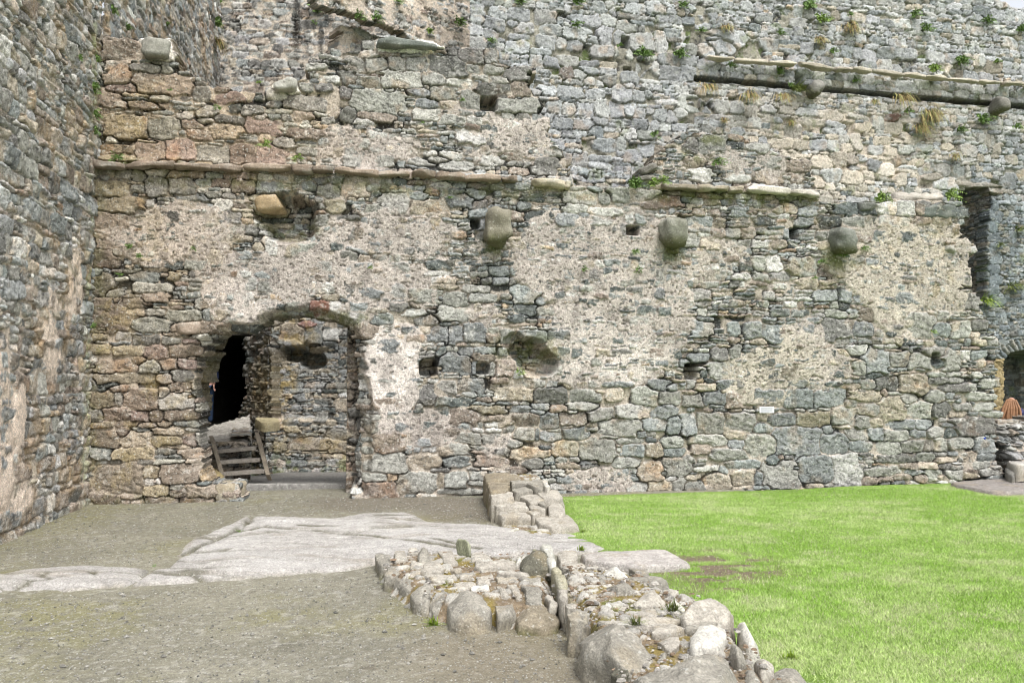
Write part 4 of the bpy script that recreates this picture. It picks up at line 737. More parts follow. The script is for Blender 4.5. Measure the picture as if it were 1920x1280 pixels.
# ------------------------------------------------------------------ rocks from their outlines on the ground
def rock(pts, zt, zb, col, seed, ox=0, oy=0, sc=1, rim=.22, nz=.022, dome=.012, moss=0.0, tilt=(0, 0), out=1.1, facets=0):
    """pts: outline of the stone's top; the outline is laid on the level zt, the sides drop to zb and spread a little"""
    P2 = np.array([on_ground(ox + a / sc, oy + b / sc, zt)[:2] for a, b in pts]); c = P2.mean(0); nt_, nr = 56, 22
    th = np.linspace(0, 2 * math.pi, nt_, endpoint=False); rad = np.zeros(nt_); n = len(P2)
    for k, t in enumerate(th):
        d = np.array([math.cos(t), math.sin(t)]); best = 0
        for i in range(n):
            a, b = P2[i] - c, P2[(i + 1) % n] - c; e = b - a; den = d[0] * e[1] - d[1] * e[0]
            if abs(den) < 1e-9: continue
            s_ = (a[0] * e[1] - a[1] * e[0]) / den; q = (a[0] * d[1] - a[1] * d[0]) / den
            if s_ > 0 and -1e-6 <= q <= 1 + 1e-6: best = max(best, s_)
        rad[k] = best or .02
    rad = .1 * np.roll(rad, 1) + .8 * rad + .1 * np.roll(rad, -1)
    H_ = zt - zb; f, z = [], []
    for i in range(nr + 1):
        q = i / nr
        if q < .55:
            s_ = q / .55; rr_ = s_ * (1 - rim * .12); f.append(rr_); z.append(zt + dome * (1 - s_ * s_) - dome * .3)
        else:
            a = (q - .55) / .45; aa = min(1, a * 2.2) * math.pi / 2
            f.append((1 - rim * .12) + (rim * .12 + .02) * math.sin(aa) + (out - 1) * a); z.append(zt - dome * .3 - min(.05, H_ * rim) * (1 - math.cos(aa)) - (H_ - min(.05, H_ * rim)) * max(0, (a - .25) / .75))
    f, z = np.array(f)[:, None], np.array(z)[:, None]
    X = c[0] + f * rad * np.cos(th); Y = c[1] + f * rad * np.sin(th); Z = z + 0 * X
    Z = Z + (tilt[0] * (X - c[0]) + tilt[1] * (Y - c[1])) * np.clip((Z - zb) / max(H_, .01), 0, 1)
    wgt = np.clip(f * 1.2, 0, 1)
    nx = fbm(X * 7 + seed, Y * 7 + Z * 9, 4, seed) * nz * 2; ny = fbm(Y * 7 + seed * 2, X * 7 + Z * 9, 4, seed + 1) * nz * 2; nzz = fbm(X * 6 + seed, Y * 6, 4, seed + 2) * nz * 1.8 + fbm(X * 22, Y * 22 + Z * 20, 4, seed + 3) * nz * 1.0 - np.abs(fbm(X * 9 + seed, Y * 14, 3, seed + 13)) * nz * 1.2
    X2, Y2, Z2 = X + nx * wgt, Y + ny * wgt, Z + nzz
    lay = np.abs(fbm(Z * 40 + seed, X * 2, 3, seed + 7)) * nz * .8; X2 -= np.cos(th) * lay * (f > .9); Y2 -= np.sin(th) * lay * (f > .9)
    for A in (X2, Y2, Z2): A[0] = A[0].mean()
    V = np.stack([X2, Y2, Z2], -1); rf = np.random.default_rng(seed + 9); ce_ = np.array([c[0], c[1], zb]); hv = np.array([np.ptp(X2) / 2, np.ptp(Y2) / 2, H_ + dome])
    for _ in range(facets):
        n_ = rf.normal(0, 1, 3); n_[2] = abs(n_[2]) * .8; n_ /= np.linalg.norm(n_); pr_ = ((V - ce_) / hv) @ n_; dd_ = pr_.max() * rf.uniform(.78, .95); V = V - (np.maximum(pr_ - dd_, 0)[..., None] * n_) * hv
    cen = np.array([c[0], c[1], zb]); V = V - cen
    idx = np.arange((nr + 1) * nt_).reshape(nr + 1, nt_); nx_ = np.roll(idx, -1, 1)
    Fq = np.stack([idx[:-1], idx[1:], nx_[1:], nx_[:-1]], -1).reshape(-1, 4)
    C = np.array(col) * (1 + .45 * fbm(X * 8 + seed, Y * 8 + Z * 8, 4, seed + 4) + .25 * fbm(X * 30, Y * 30 + Z * 30, 2, seed + 5))[..., None]
    side = ss(zt - .03, zb + .02, Z)[..., None] * .35; C = C * (1 - side) + np.array([.21, .18, .11]) * side
    if moss:
        m = (ss(zt - H_ * .15, zb, Z) * ss(-.3, .1, fbm(X * 9, Y * 9 + Z * 9, 3, seed + 6)))[..., None] * moss; C = C * (1 - m) + np.array([.11, .115, .03]) * m
    st = ss(.1, .22, fbm(X * 5 + seed, Y * 5, 4, seed + 8))[..., None] * .35; C = C * (1 - st) + np.array([.26, .21, .13]) * st
    return V.reshape(-1, 3), Fq, C.reshape(-1, 3), cen
LG_, MG_, WH_, BR_, DK_ = (.35, .325, .28), (.25, .235, .20), (.50, .48, .43), (.22, .19, .14), (.11, .105, .08)
def ruin(name, label, cat, base, stones, crop, names='stone'):
    t = empty(name, base); tag(t, label, cat); k = 0
    for line in stones.strip().split('\n'):
        p = line.split('|'); pts = [tuple(map(float, q.split(','))) for q in p[0].split()]; zt, zb = float(p[1]), float(p[2]); col = dict(L=LG_, M=MG_, W=WH_, B=BR_, D=DK_)[p[3].strip()]
        opt = eval('dict(' + (p[4] if len(p) > 4 else '') + ')'); lb = opt.pop('label', None); nm = opt.pop('name', names); opt.setdefault('facets', 6 if nm == 'boulder' and 'mossy' not in (lb or '') and 'smooth' not in (lb or '') else 0); k += 1
        V, Fq, C, cen = rock(pts, zt, zb, col, 900 + len(stones) % 97 + k * 3, *crop, **opt)
        o = link(nm, mesh(nm, V, Fq, C), m_rock, t); o.location = tuple(cen - np.array(base))
        if lb: o['label'] = lb
    return t
def bedding(name, poly_px, ztop, parent, cellk=3, crop=(0, 0, 1), slope=.15, z2=None, seed=800, cell=.10):
    """soil, moss and grit the stones lie in"""
    P2 = [tuple(on_ground(crop[0] + a / crop[2], crop[1] + b / crop[2], ztop)[:2]) for a, b in poly_px]; A = np.array(P2); x0, y0 = A.min(0) - .1; x1, y1 = A.max(0) + .1
    rg = np.random.default_rng(seed); hh_ = .011; gx_, gy_ = np.meshgrid(np.arange(x0, x1, hh_), np.arange(y0, y1, hh_)); wx = gx_ + .05 * fbm(gx_ * 9, gy_ * 9, 3, seed + 11); wy = gy_ + .05 * fbm(gx_ * 9, gy_ * 9, 3, seed + 12)
    dd1 = np.full(gx_.shape, 9.); dd2 = np.full(gx_.shape, 9.); lb_ = np.zeros(gx_.shape, int); n_ = int((x1 - x0) * (y1 - y0) / cell ** 2)
    for i in range(n_):
        cx, cy, t_, as_ = rg.uniform(x0, x1), rg.uniform(y0, y1), rg.uniform(0, 3.14), rg.uniform(1, 1.9); du, dv = wx - cx, wy - cy; q_ = np.hypot((du * math.cos(t_) + dv * math.sin(t_)) / as_, -du * math.sin(t_) + dv * math.cos(t_)) / rg.uniform(.7, 1.3)
        m_ = q_ < dd1; dd2 = np.where(m_, dd1, np.minimum(dd2, q_)); dd1 = np.where(m_, q_, dd1); lb_ = np.where(m_, i, lb_)
    isst = rg.random(n_) < .62; st_ = isst[lb_] * ss(.008, .03, dd2 - dd1) * (1 - ss(cell * .75, cell * .95, dd1)); shade = (rg.uniform(.7, 1.25, n_))[lb_]; hgt = rg.uniform(.3, 1.3, n_)[lb_]
    def zf(X, Y):
        d = sdpoly(X, Y, P2) + .02 * fbm(X * 8, Y * 8, 2, seed); top = ztop if z2 is None else z2(X, Y)
        return -.04 + (top + .04 - .022) * ss(-.02, slope, d) + .03 * fbm(X * 5, Y * 5, 3, seed + 1) * ss(0, .1, d) + .014 * fbm(X * 36, Y * 36, 2, seed + 2) + st_ * (.022 * hgt + .012 * fbm(X * 12, Y * 12, 3, seed + 15))
    def cf(X, Y, Z):
        c = np.array([.17, .13, .085]) * (1 + .7 * fbm(X * 9, Y * 9, 4, seed + 3))[..., None]; m = ss(-.04, .1, fbm(X * 5, Y * 5, 4, seed + 4))[..., None] * .8
        c = c * (1 - m) + np.array([.18, .14, .035]) * m; gm = ss(.08, .2, fbm(X * 4 + 5, Y * 4, 4, seed + 5))[..., None] * .8; c = c * (1 - gm) + np.array([.11, .12, .025]) * gm
        pb = ss(.14, .22, fbm(X * 34, Y * 34, 2, seed + 6))[..., None] * .5; c = c * (1 - pb) + np.array([.30, .26, .22]) * pb
        sc_ = np.array([.34, .325, .29]) * shade[..., None] * (1 + .5 * fbm(X * 12, Y * 12, 4, seed + 16))[..., None]; k_ = ss(.3, .8, st_)[..., None]; return c * (1 - k_) + sc_ * k_
    o = grid(name, x0, x1, y0, y1, .011, zf, cf, m_soil, lambda X, Y: sdpoly(X, Y, P2) > -.03); o.parent = parent; o.location = tuple(-np.array(parent.location)); return o
# stub of a cross wall running out from the doorway wall
baseA = tuple(on_ground(985, 985))
A_ = ruin('wall_stub', 'low stepped stub of flat grey stones running out from the wall to the lawn corner', 'ruined wall', baseA, '''
250,150 600,105 860,215 640,235 290,255|.35|.02|B|nz=.03
290,262 640,245 660,330 640,400 340,420|.31|.0|B
680,235 930,250 1230,235 1310,345 1120,380 930,310 700,330|.31|.05|M|nz=.03
1190,260 1270,240 1310,370 1240,380|.33|.1|W
700,420 900,345 1030,415 770,450|.28|.05|M
330,450 700,425 740,545 370,560|.265|.0|L
1100,430 1420,395 1540,540 1200,555|.24|.0|L
760,500 1150,480 1300,560 1010,620 920,560|.22|.03|L
430,605 880,595 970,680 440,672|.20|.0|L|rim=.2
980,640 1150,670 1260,750 1000,712|.18|.02|L
890,745 1260,752 1050,815|.15|.02|L
1290,640 1400,590 1500,650 1560,790 1300,780|.16|.0|L
480,770 980,785 990,850 540,838|.13|.0|L|rim=.2
1090,880 1300,815 1600,800 1770,970 1400,1015 1150,955|.10|.0|L|nz=.012
600,915 1000,900 1000,940 640,930|.06|.0|L
1110,590 1220,600 1250,660 1150,640|.2|.03|M
340,600 400,610 440,760 400,740|.14|.0|B|moss=.9
250,300 290,300 330,470 290,460|.24|.0|B|moss=.9
''', (880, 870, 8.727))
bedding('earth_fill', [(300, 180), (1230, 250), (1480, 430), (1560, 700), (1640, 900), (1100, 900), (560, 850), (400, 650), (330, 400)], .2, A_, crop=(880, 870, 8.727), z2=lambda X, Y: .05 + .25 * ss(9.2, 11.0, Y), seed=820)
# round cluster of stones at the end of the bedrock
baseB = tuple(on_ground(870, 1130))
B_ = ruin('stone_platform', 'low rounded platform of set boulders and flat stones with orange moss between', 'ruined wall', baseB, '''
75,150 140,130 215,150 245,230 120,262|.12|-.02|M|moss=.5
265,110 350,105 390,200 330,225 262,205|.15|0|L
480,118 560,82 622,172 500,182|.19|.03|M|dome=.06
680,100 820,100 872,235 780,255 722,190 690,150|.15|0|L
390,80 480,70 490,110 390,115|.13|0|L
1000,135 1120,110 1200,140 1180,175 1010,185|.17|.02|L|nz=.03
1030,205 1400,212 1498,262 1100,290 1040,245|.16|0|L|rim=.2
1480,190 1600,100 1760,112 1852,215 1700,245 1500,245|.22|0|D|dome=.08,moss=.8,label="dark mossy rounded stone",name="boulder"
1425,190 1480,165 1500,215 1450,225|.19|0|W
540,255 640,195 770,270 700,318 540,305|.16|0|L
410,222 550,215 520,282 410,285|.15|0|L
405,290 540,290 500,352 405,350|.15|0|L
180,265 370,235 372,300 250,350 160,345|.13|-.02|M|moss=.5
530,345 860,335 862,385 720,418 600,385|.15|0|L
890,335 1032,330 1000,375 890,372|.15|0|L
780,290 880,265 920,300 860,322|.155|0|L
1070,350 1222,318 1232,360 1100,375|.15|0|L
1240,330 1560,310 1572,350 1400,362|.155|0|L
1245,370 1450,372 1455,410 1260,410|.15|0|L
1480,370 1670,370 1680,420 1480,430|.15|0|M
820,430 1040,400 1062,440 900,490|.15|0|L
1060,380 1200,380 1210,420 1090,425|.15|0|L
1010,470 1160,450 1180,490 1000,490|.15|0|W
600,420 720,430 640,450|.14|0|L
240,380 380,348 545,420 440,500 300,440|.10|-.03|M|dome=.04,name="boulder"
430,510 540,430 640,415 775,475 600,600 450,570|.11|-.03|M|dome=.05,name="boulder"
590,590 750,520 830,530 780,620 660,650|.11|-.03|M|dome=.05,name="boulder"
775,600 830,530 930,480 1110,500 1200,610 1195,700 960,735 800,690|.13|-.04|M|dome=.07,out=1.12,rim=.9,name="boulder",label="largest smooth rounded boulder at the front of the cluster"
1220,525 1440,585 1440,640 1260,700|.14|-.02|M|name="boulder"
1350,440 1460,440 1500,560 1440,570|.15|0|L
1500,440 1680,480 1705,600 1560,600|.16|0|M
1720,540 1800,540 1830,640 1760,650|.15|0|L
1430,700 1500,640 1680,630 1830,670 1850,770 1700,800 1480,790|.09|-.04|B|dome=.07,rim=.9,out=1.1,moss=1,name="boulder",label="mossy oval boulder standing apart at the front"
1240,440 1290,440 1390,545 1300,530|.16|0|L
''', (690, 1010, 5.19))
bedding('moss_fill', [(90, 150), (480, 95), (1000, 110), (1850, 130), (1860, 500), (1850, 700), (1400, 660), (1000, 620), (640, 600), (440, 520), (230, 370), (130, 300)], .15, B_, crop=(690, 1010, 5.19), seed=840)
def thin_slab(px0, py0, px1, py1, z0, z1, th, col, parent, base, seed, name='upright_slab', label=None, lean=0.0, power=6):
    a, b = on_ground(px0, py0, z0), on_ground(px1, py1, z0); d = b - a; L = np.linalg.norm(d); d /= L; n = np.cross(d, UP)
    V, Fq, C = stone_block((0, 0, 0), [d, n, UP + n * lean], [L / 2, th / 2, (z1 - z0) / 2], col, seed=seed, power=power, nz=.014)
    o = link(name, mesh(name, V, Fq, C), m_rock, parent); o.location = tuple((a + b) / 2 + UP * (z1 - z0) / 2 - np.array(base))
    if label: o['label'] = label
    return o
thin_slab(859, 1060, 883, 1070, .02, .27, .05, (.27, .28, .19), B_, baseB, 871, label='thin slab set on edge, leaning', lean=.15, power=3)
# foot of a wall running diagonally toward the camera
baseC = tuple(on_ground(1200, 1200))
C_ = ruin('wall_footing', 'broad low ruined wall footing running from the cluster to the near right foreground', 'ruined wall', baseC, '''
1558,1020 1986,1020 2244,1380 2050,1400 1900,1260 1700,1200|.10|0|L|name="stone"
'''.replace('1558,1020 1986,1020 2244,1380 2050,1400 1900,1260 1700,1200', '260,170 330,115 460,115 505,205 300,238'), (1000, 1010, 6))
def more(stones, crop, off):
    for k, line in enumerate(stones.strip().split('\n')):
        p = line.split('|'); pts = [tuple(map(float, q.split(','))) for q in p[0].split()]; col = dict(L=LG_, M=MG_, W=WH_, B=BR_, D=DK_)[p[3].strip()]
        opt = eval('dict(' + (p[4] if len(p) > 4 else '') + ')'); lb = opt.pop('label', None); nm = opt.pop('name', 'stone'); opt.setdefault('facets', 7 if nm == 'boulder' else 0)
        V, Fq, C, cen = rock(pts, float(p[1]), float(p[2]), col, off + k * 3, *crop, **opt); o = link(nm, mesh(nm, V, Fq, C), m_rock, C_); o.location = tuple(cen - np.array(baseC))
        if lb: o['label'] = lb
more('''
290,240 580,262 590,300 430,322 300,300|.18|0|L
760,375 930,320 1092,420 960,412 800,392|.19|0|W|dome=.05
1060,320 1280,340 1322,425 1200,400|.15|0|M
940,440 1090,430 1560,425 1582,520 1250,520 1120,480|.17|-.03|M|dome=.05,name="boulder"
790,530 870,472 1090,520 1192,540 1110,600 880,570|.20|0|M|dome=.06,name="boulder"
670,450 800,450 832,490 700,512|.18|0|M
400,490 470,460 540,510 420,517|.18|0|L
410,350 480,345 622,440 560,460 430,382|.18|0|L
585,620 740,610 772,650 650,705 590,680|.18|0|L
755,740 870,690 920,770 800,765|.18|0|W
945,770 1000,705 1092,740 1030,800|.18|0|L
1120,710 1230,620 1380,550 1420,600 1490,690 1300,730|.21|0|L|dome=.04
1430,580 1600,550 1652,610 1590,660 1460,620|.18|-.02|L
1460,740 1580,675 1700,760 1620,790|.21|0|W|dome=.04
1640,650 1780,620 1832,690 1720,730|.17|-.02|L
1140,800 1380,770 1402,860 1180,880|.19|0|L
250,530 390,560 402,650 350,700 290,620|.20|0|L
575,510 640,510 672,550 590,562|.18|0|L
380,820 520,770 642,830 600,900 400,900|.22|-.02|M
440,420 560,430 600,450 500,460|.17|0|L
440,560 540,570 500,610 430,600|.17|0|L
800,600 860,600 850,680 800,670|.17|0|M
640,320 720,300 760,330 700,350|.16|0|L
360,735 500,735 480,770 380,765|.19|0|L
''', (1000, 1010, 6), 1300)
more('''
240,330 320,290 450,280 620,365 780,505 700,590 560,560 420,470 300,420|.25|-.05|M|dome=.09,rim=.8,out=1.2,nz=.035,name="boulder",label="big rough boulder with a brown broken face"
165,240 240,215 322,250 240,310|.22|-.04|M|name="boulder"
330,285 600,290 900,278 970,300 900,330 640,345|.20|0|L
735,390 760,342 1000,352 900,390 780,405|.21|0|L
770,445 930,405 942,470 880,525|.20|0|L
930,265 960,220 1060,170 1180,135 1290,190 1332,260 1200,275 1050,295|.27|-.04|L|dome=.09,rim=.7,name="boulder",label="large pale wedge shaped boulder"
970,340 1110,262 1250,290 1242,320 1050,350|.22|0|M
1012,450 1020,400 1080,342 1230,330 1267,390 1220,465 1050,480|.24|0|W|dome=.04,label="white lichened stone"
1330,310 1400,300 1492,400 1450,470 1380,440 1340,370|.19|-.04|W|dome=.05,name="boulder"
1265,520 1310,480 1392,550 1340,580|.23|0|M|dome=.06
510,690 700,640 960,590 1190,490 1300,600 1390,680 1350,900 700,900|.29|-.05|M|dome=.06,nz=.03,name="boulder",label="broad sloping slab at the bottom edge of the picture"
1450,590 1530,555 1592,620 1500,680|.17|-.03|L|dome=.04
1520,690 1620,620 1810,640 1862,748 1700,800|.12|-.04|M|dome=.04,name="boulder"
800,540 850,530 840,570 800,570|.19|0|M
460,650 560,590 640,600 600,660 520,690|.18|-.03|D|moss=.3
1380,640 1450,650 1500,740 1400,760|.18|0|M
''', (1020, 1080, 3.692), 1500)
for a in ((1003, 1057, 1018, 1085, .0, .20, .07, (.22, .21, .10), 'mossy slab on edge'), (1024, 1060, 1036, 1094, .0, .25, .09, (.44, .43, .38), 'pale slab on edge'), (1040, 1098, 1060, 1142, .0, .22, .07, (.30, .28, .2), None), (1062, 1140, 1080, 1180, -.02, .17, .08, (.25, .22, .15), None)):
    thin_slab(a[0], a[1] + 14, a[2], a[3] + 20, a[4], a[5], a[6], a[7], C_, baseC, int(a[0]), label=a[8])
bedding('moss_fill', [(1045, 1045), (1200, 1065), (1262, 1095), (1310, 1105), (1400, 1170), (1425, 1215), (1500, 1290), (1420, 1420), (1190, 1420), (1150, 1290), (1110, 1200), (1062, 1130), (1035, 1080)], .19, C_, crop=(0, 0, 1), seed=860)
def chips(parent, poly, z, n, seed, crop=(0, 0, 1)):
    r = np.random.default_rng(seed); P2 = [tuple(on_ground(crop[0] + a / crop[2], crop[1] + b / crop[2], z)[:2]) for a, b in poly]; A = np.array(P2)
    X, Y = r.uniform(A[:, 0].min(), A[:, 0].max(), n), r.uniform(A[:, 1].min(), A[:, 1].max(), n); m = sdpoly(X, Y, P2) > .03; X, Y = X[m], Y[m]; n = len(X)
    b = np.array([(1, 0, 0), (.4, .8, 0), (-.6, .8, .1), (-1, 0, 0), (-.4, -.9, 0), (.7, -.7, 0)]); top = b * .75 + np.array([0, 0, .5]); V6 = np.concatenate([b, top]) 
    Fq = [[i, (i + 1) % 6, 6 + (i + 1) % 6, 6 + i] for i in range(6)] + [[6, 7, 8, 9], [6, 9, 10, 11]]
    sz = r.uniform(.004, .012, n) * (1 + 1.2 * (r.random(n) < .12)); an = r.uniform(0, 6.28, n); c_, s_ = np.cos(an)[:, None], np.sin(an)[:, None]
    V = V6[None] * sz[:, None, None] * r.uniform(.6, 1.4, (n, 1, 3)); V = np.stack([V[..., 0] * c_ - V[..., 1] * s_, V[..., 0] * s_ + V[..., 1] * c_, V[..., 2]], -1) + np.stack([X, Y, np.full(n, z - .006)], 1)[:, None] - np.array(parent.location)
    C = np.repeat(np.where((r.random(n) < .3)[:, None], np.array([.20, .145, .10]), np.array([.33, .31, .28])) * r.uniform(.5, 1.4, (n, 1)), 12, 0)
    tag(link('stone_chips', mesh('stone_chips', V.reshape(-1, 3), (np.array(Fq)[None] + 12 * np.arange(n)[:, None, None]).reshape(-1, 4), C, False), m_rock, parent), kind='stuff')
chips(C_, [(1045, 1050), (1200, 1068), (1262, 1100), (1310, 1110), (1400, 1170), (1425, 1215), (1500, 1290), (1420, 1420), (1190, 1420), (1150, 1290), (1110, 1200), (1062, 1130)], .19, 1900, 5)
chips(B_, [(90, 150), (480, 95), (1000, 110), (1850, 130), (1860, 500), (1850, 700), (1400, 660), (1000, 620), (640, 600), (440, 520), (230, 370), (130, 300)], .142, 900, 6, (690, 1010, 5.19))
# the flagstone beside it
V, Fq, C, cen = rock([(560, 150), (1000, 130), (1470, 110), (1600, 180), (1745, 270), (1200, 300), (800, 250), (620, 230)], .07, -.03, (.37, .345, .32), 1777, 1000, 1010, 6, rim=.15, nz=.008, dome=.005)
o = link('flagstone', mesh('flagstone', V, Fq, C), m_rock); o.location = tuple(cen); tag(o, 'long flat pale flagstone jutting from the footing into the grass', 'flagstone')
V, Fq, C, cen = rock([(1785, 903), (1800, 908), (1870, 920), (1960, 916), (1960, 893), (1900, 893), (1850, 897)], .07, -.03, (.22, .20, .185), 1778, rim=.1, nz=.012, dome=.005)
o = link('kerb_slab', mesh('kerb_slab', V, Fq, C), m_rock); o.location = tuple(cen); tag(o, 'thin grey edging slab at the foot of the wall in the far right corner', 'stone slab')
# rocks fallen in the right corner and rough platform of the steps
def solo(name, label, cat, pts, zt, zb, col, seed, **kw):
    V, Fq, C, cen = rock(pts, zt, zb, col, seed, **kw); o = link(name, mesh(name, V, Fq, C), m_rock); o.location = tuple(cen); return tag(o, label, cat)
solo('fallen_stone', 'dark angular loose stone lying in the lower right corner rubble', 'stone', [(1882, 868), (1905, 862), (1912, 880), (1890, 890)], .22, 0, (.17, .165, .15), 1781, dome=.06)
solo('fallen_stone', 'flat pale loose stone on the corner rubble at the right edge', 'stone', [(1880, 858), (1940, 852), (1960, 868), (1905, 870)], .34, .1, (.38, .36, .33), 1785)
def at(px, py, Y): return at_depth(px, py, Y)
pf_base = at(440, 800, 13.3)
def zpf(X, Y): return .62 + .27 * np.clip((Y - 12.6) / 5.2, 0, 1) + .14 * fbm(X * 4, Y * 4, 4, 870) + .07 * fbm(X * 11, Y * 11, 3, 871)
xl, xr = at(352, 800, 12.6)[0] - .4, at(472, 800, 12.6)[0]
def pf(X, Y, Z): return np.array([.33, .31, .275]) * (1 + .9 * fbm(X * 5, Y * 5, 4, 872))[..., None]
xb_ = at(466, 800, 18.0)[0]
pfo = grid('bedrock_rise', xl, xr + .5, 12.58, 18.2, .022, zpf, pf, m_rock, lambda X, Y: X < xr + (xb_ - xr) * (Y - 12.6) / 5.4 - .01); tag(pfo, kind='structure')
PF = Frame((xl, 12.56), (xr, 12.56)); o = masonry('platform_wall', PF, 0, xr - xl, -.1, .64, .016, courses(0, xr - xl, -.1, .7, .12, .2, pal='gnGt', rng=b_rng), thick=.3, seed=67, sides='t', joint=.018, jd=.05)
PS = Frame((xr - .01, 12.57), (xb_, 18.0)); psd = masonry('platform_side', PS, 0, 5.3, -.5, .74, .018, courses(0, 5.4, -.5, .8, .08, .16, pal='gnGtb', rng=b_rng), thick=.3, sides='t', seed=68, joint=.018, jd=.05, finish=lambda U, V, h: h); psd.parent = o
tag(o, 'small retaining wall of blocks under the raised doorway behind the wooden steps', 'stone wall')
0 and solo('fallen_stone', 'angular pinkish block lying on the sill of the dark passage', 'stone', [(386, 770), (418, 770), (424, 782), (392, 784)], .90, .7, (.38, .31, .25), 1790, dome=.05)
solo('step_stone', 'square ochre block standing beside the dark passage above the steps', 'stone', [(478, 783), (520, 783), (523, 790), (492, 792)], .84, .68, (.38, .33, .2), 1795, rim=.1, dome=.01)
solo('fallen_stone', 'yellowish stone leaning against the foot of the wooden steps', 'stone', [(385, 878), (400, 872), (420, 890), (405, 900)], .22, .05, (.38, .30, .15), 1797, dome=.05)
# ------------------------------------------------------------------ wooden steps
def quad_prism(pts, n, th):
    a = [np.array(p) - n * th / 2 for p in pts]; b = [np.array(p) + n * th / 2 for p in pts]; V = np.array(a + b); return V, np.array([[0, 3, 2, 1], [4, 5, 6, 7], [0, 1, 5, 4], [1, 2, 6, 5], [2, 3, 7, 6], [3, 0, 4, 7]])
st0 = at(454, 897, 12.0); steps = empty('wooden_steps', tuple(st0)); tag(steps, 'short weathered wooden steps with three open treads inside the doorway', 'steps')
TL, BLf, TR, BR = at(398, 822, 12.5), at(420, 899, 12.0), at(483, 815, 12.5), at(504, 894, 12.0)
def wood_piece(name, P0, P1, wv, th, col, seed):
    """plank between two points; wv = half width vector, th = half thickness vector"""
    P0, P1 = np.array(P0), np.array(P1); ax = P1 - P0; L = np.linalg.norm(ax); ns = 14; V = []; C = []
    for i in range(ns + 1):
        c = P0 + ax * i / ns
        for s_ in ((-1, -1), (1, -1), (1, 1), (-1, 1)):
            j = 1 + .02 * math.sin(i * 1.7 + seed + s_[0]); V.append(c + wv * s_[0] * j + th * s_[1]); C.append(np.array(col) * (.8 + .4 * random.random()))
    Fq = []
    for i in range(ns):
        for k in range(4): a, b = i * 4 + k, i * 4 + (k + 1) % 4; Fq.append([a, b, b + 4, a + 4])
    Fq += [[3, 2, 1, 0], [ns * 4, ns * 4 + 1, ns * 4 + 2, ns * 4 + 3]]
    me = mesh(name, np.array(V) - st0, Fq, np.array(C), False); o = link(name, me, m_wood, steps); md = o.modifiers.new('bevel', 'BEVEL'); md.width = .006; md.segments = 2; return o
for (T, B) in ((TL, BLf), (TR, BR)):
    ax = (B - T) / np.linalg.norm(B - T); xv = np.array([1., 0, 0]); wv = np.cross(ax, xv) * .085; wood_piece('stringer', T + np.array([0, 0, .0]), B + ax * .01, wv, xv * .032, (.23, .195, .15), 3)
for (lx, ly, rx, ry, Y) in ((408, 846, 484, 839, 12.40), (412, 866, 491, 861, 12.24), (418, 888, 500, 882, 12.08)):
    a, b = at(lx, ly, Y), at(rx, ry, Y); wood_piece('tread', a, b, np.array([0, .11, 0]), np.array([0, 0, .027]), (.30, .27, .235), 5)
# ------------------------------------------------------------------ plants growing from the joints
def plant_mesh(kind, s, seed, N):
    """leaves as curved strips starting at the crack; N = direction away from the wall"""
    r = np.random.default_rng(seed); V, Fc, C = [], [], []; D = np.cross(UP, N); D /= np.linalg.norm(D)
    def strip(p, d, L, w, droop, col, segs=4):
        d = d / np.linalg.norm(d); sd_ = np.cross(d, UP); sd_ /= np.linalg.norm(sd_) + 1e-6; b = len(V); q = np.array(p, float)
        for i in range(segs + 1):
            t = i / segs; ww = w * (1 - t) ** .7 * (.5 + 1.2 * min(t * 3, 1)); V.append(q - sd_ * ww / 2); V.append(q + sd_ * ww / 2); c = col * (.75 + .5 * t); C.append(c); C.append(c)
            d = d + np.array([0, 0, -droop / segs]); d /= np.linalg.norm(d); q = q + d * L / segs
            if i: Fc.append([b + 2 * i - 2, b + 2 * i - 1, b + 2 * i + 1, b + 2 * i])
    if kind in ('grass', 'brown', 'lime'):
        n = int(50 + s * 260)
        for i in range(n):
            p = D * r.normal(0, s * .22) + UP * r.normal(0, s * .06); dr = D * r.normal(0, .45) + N * r.uniform(.35, 1) + UP * r.uniform(.1, 1.1)
            g_ = np.array([.20, .24, .07]) if kind == 'grass' else np.array([.30, .225, .10]) if kind == 'brown' else np.array([.26, .36, .05])
            if kind == 'brown' and r.random() < .35: g_ = np.array([.22, .24, .08])
            strip(p, dr, s * r.uniform(.45, 1.15), .005 + s * .012, 2.6 if kind == 'brown' else 1.3, g_ * r.uniform(.6, 1.4), 5)
    else:
        n = int(9 + s * 50)
        for i in range(n):
            a = r.uniform(-1.3, 1.3); dr = D * math.sin(a) + UP * math.cos(a) * r.uniform(.2, 1) + N * r.uniform(.3, .9); dr /= np.linalg.norm(dr); L = s * r.uniform(.35, .7)
            g_ = (np.array([.15, .235, .07]) if kind == 'fern' else np.array([.21, .30, .075])) * r.uniform(.6, 1.45); p = np.array(D * r.normal(0, s * .1) + UP * r.normal(0, s * .1)); dd = dr.copy()
            for k in range(7):
                p = p + dd * L / 7; dd = dd + np.array([0, 0, -.13]); sd_ = np.cross(dd, N); sd_ /= np.linalg.norm(sd_) + 1e-6
                for q in (-1, 1): strip(p, sd_ * q + dd * .5 + N * r.normal(0, .3), s * .16 * (1.1 - k / 9), s * .06, .3, g_ * r.uniform(.8, 1.2), 2)
    return np.array(V), np.array(Fc), np.array(C)
PG = {'fern': 'ferns rooted in the wall joints', 'leafy': 'leafy weeds on the walls', 'brown': 'dry grass tufts hanging on the walls', 'grass': 'green grass tufts', 'lime': 'green grass tufts', 'moss': 'moss cushions'}
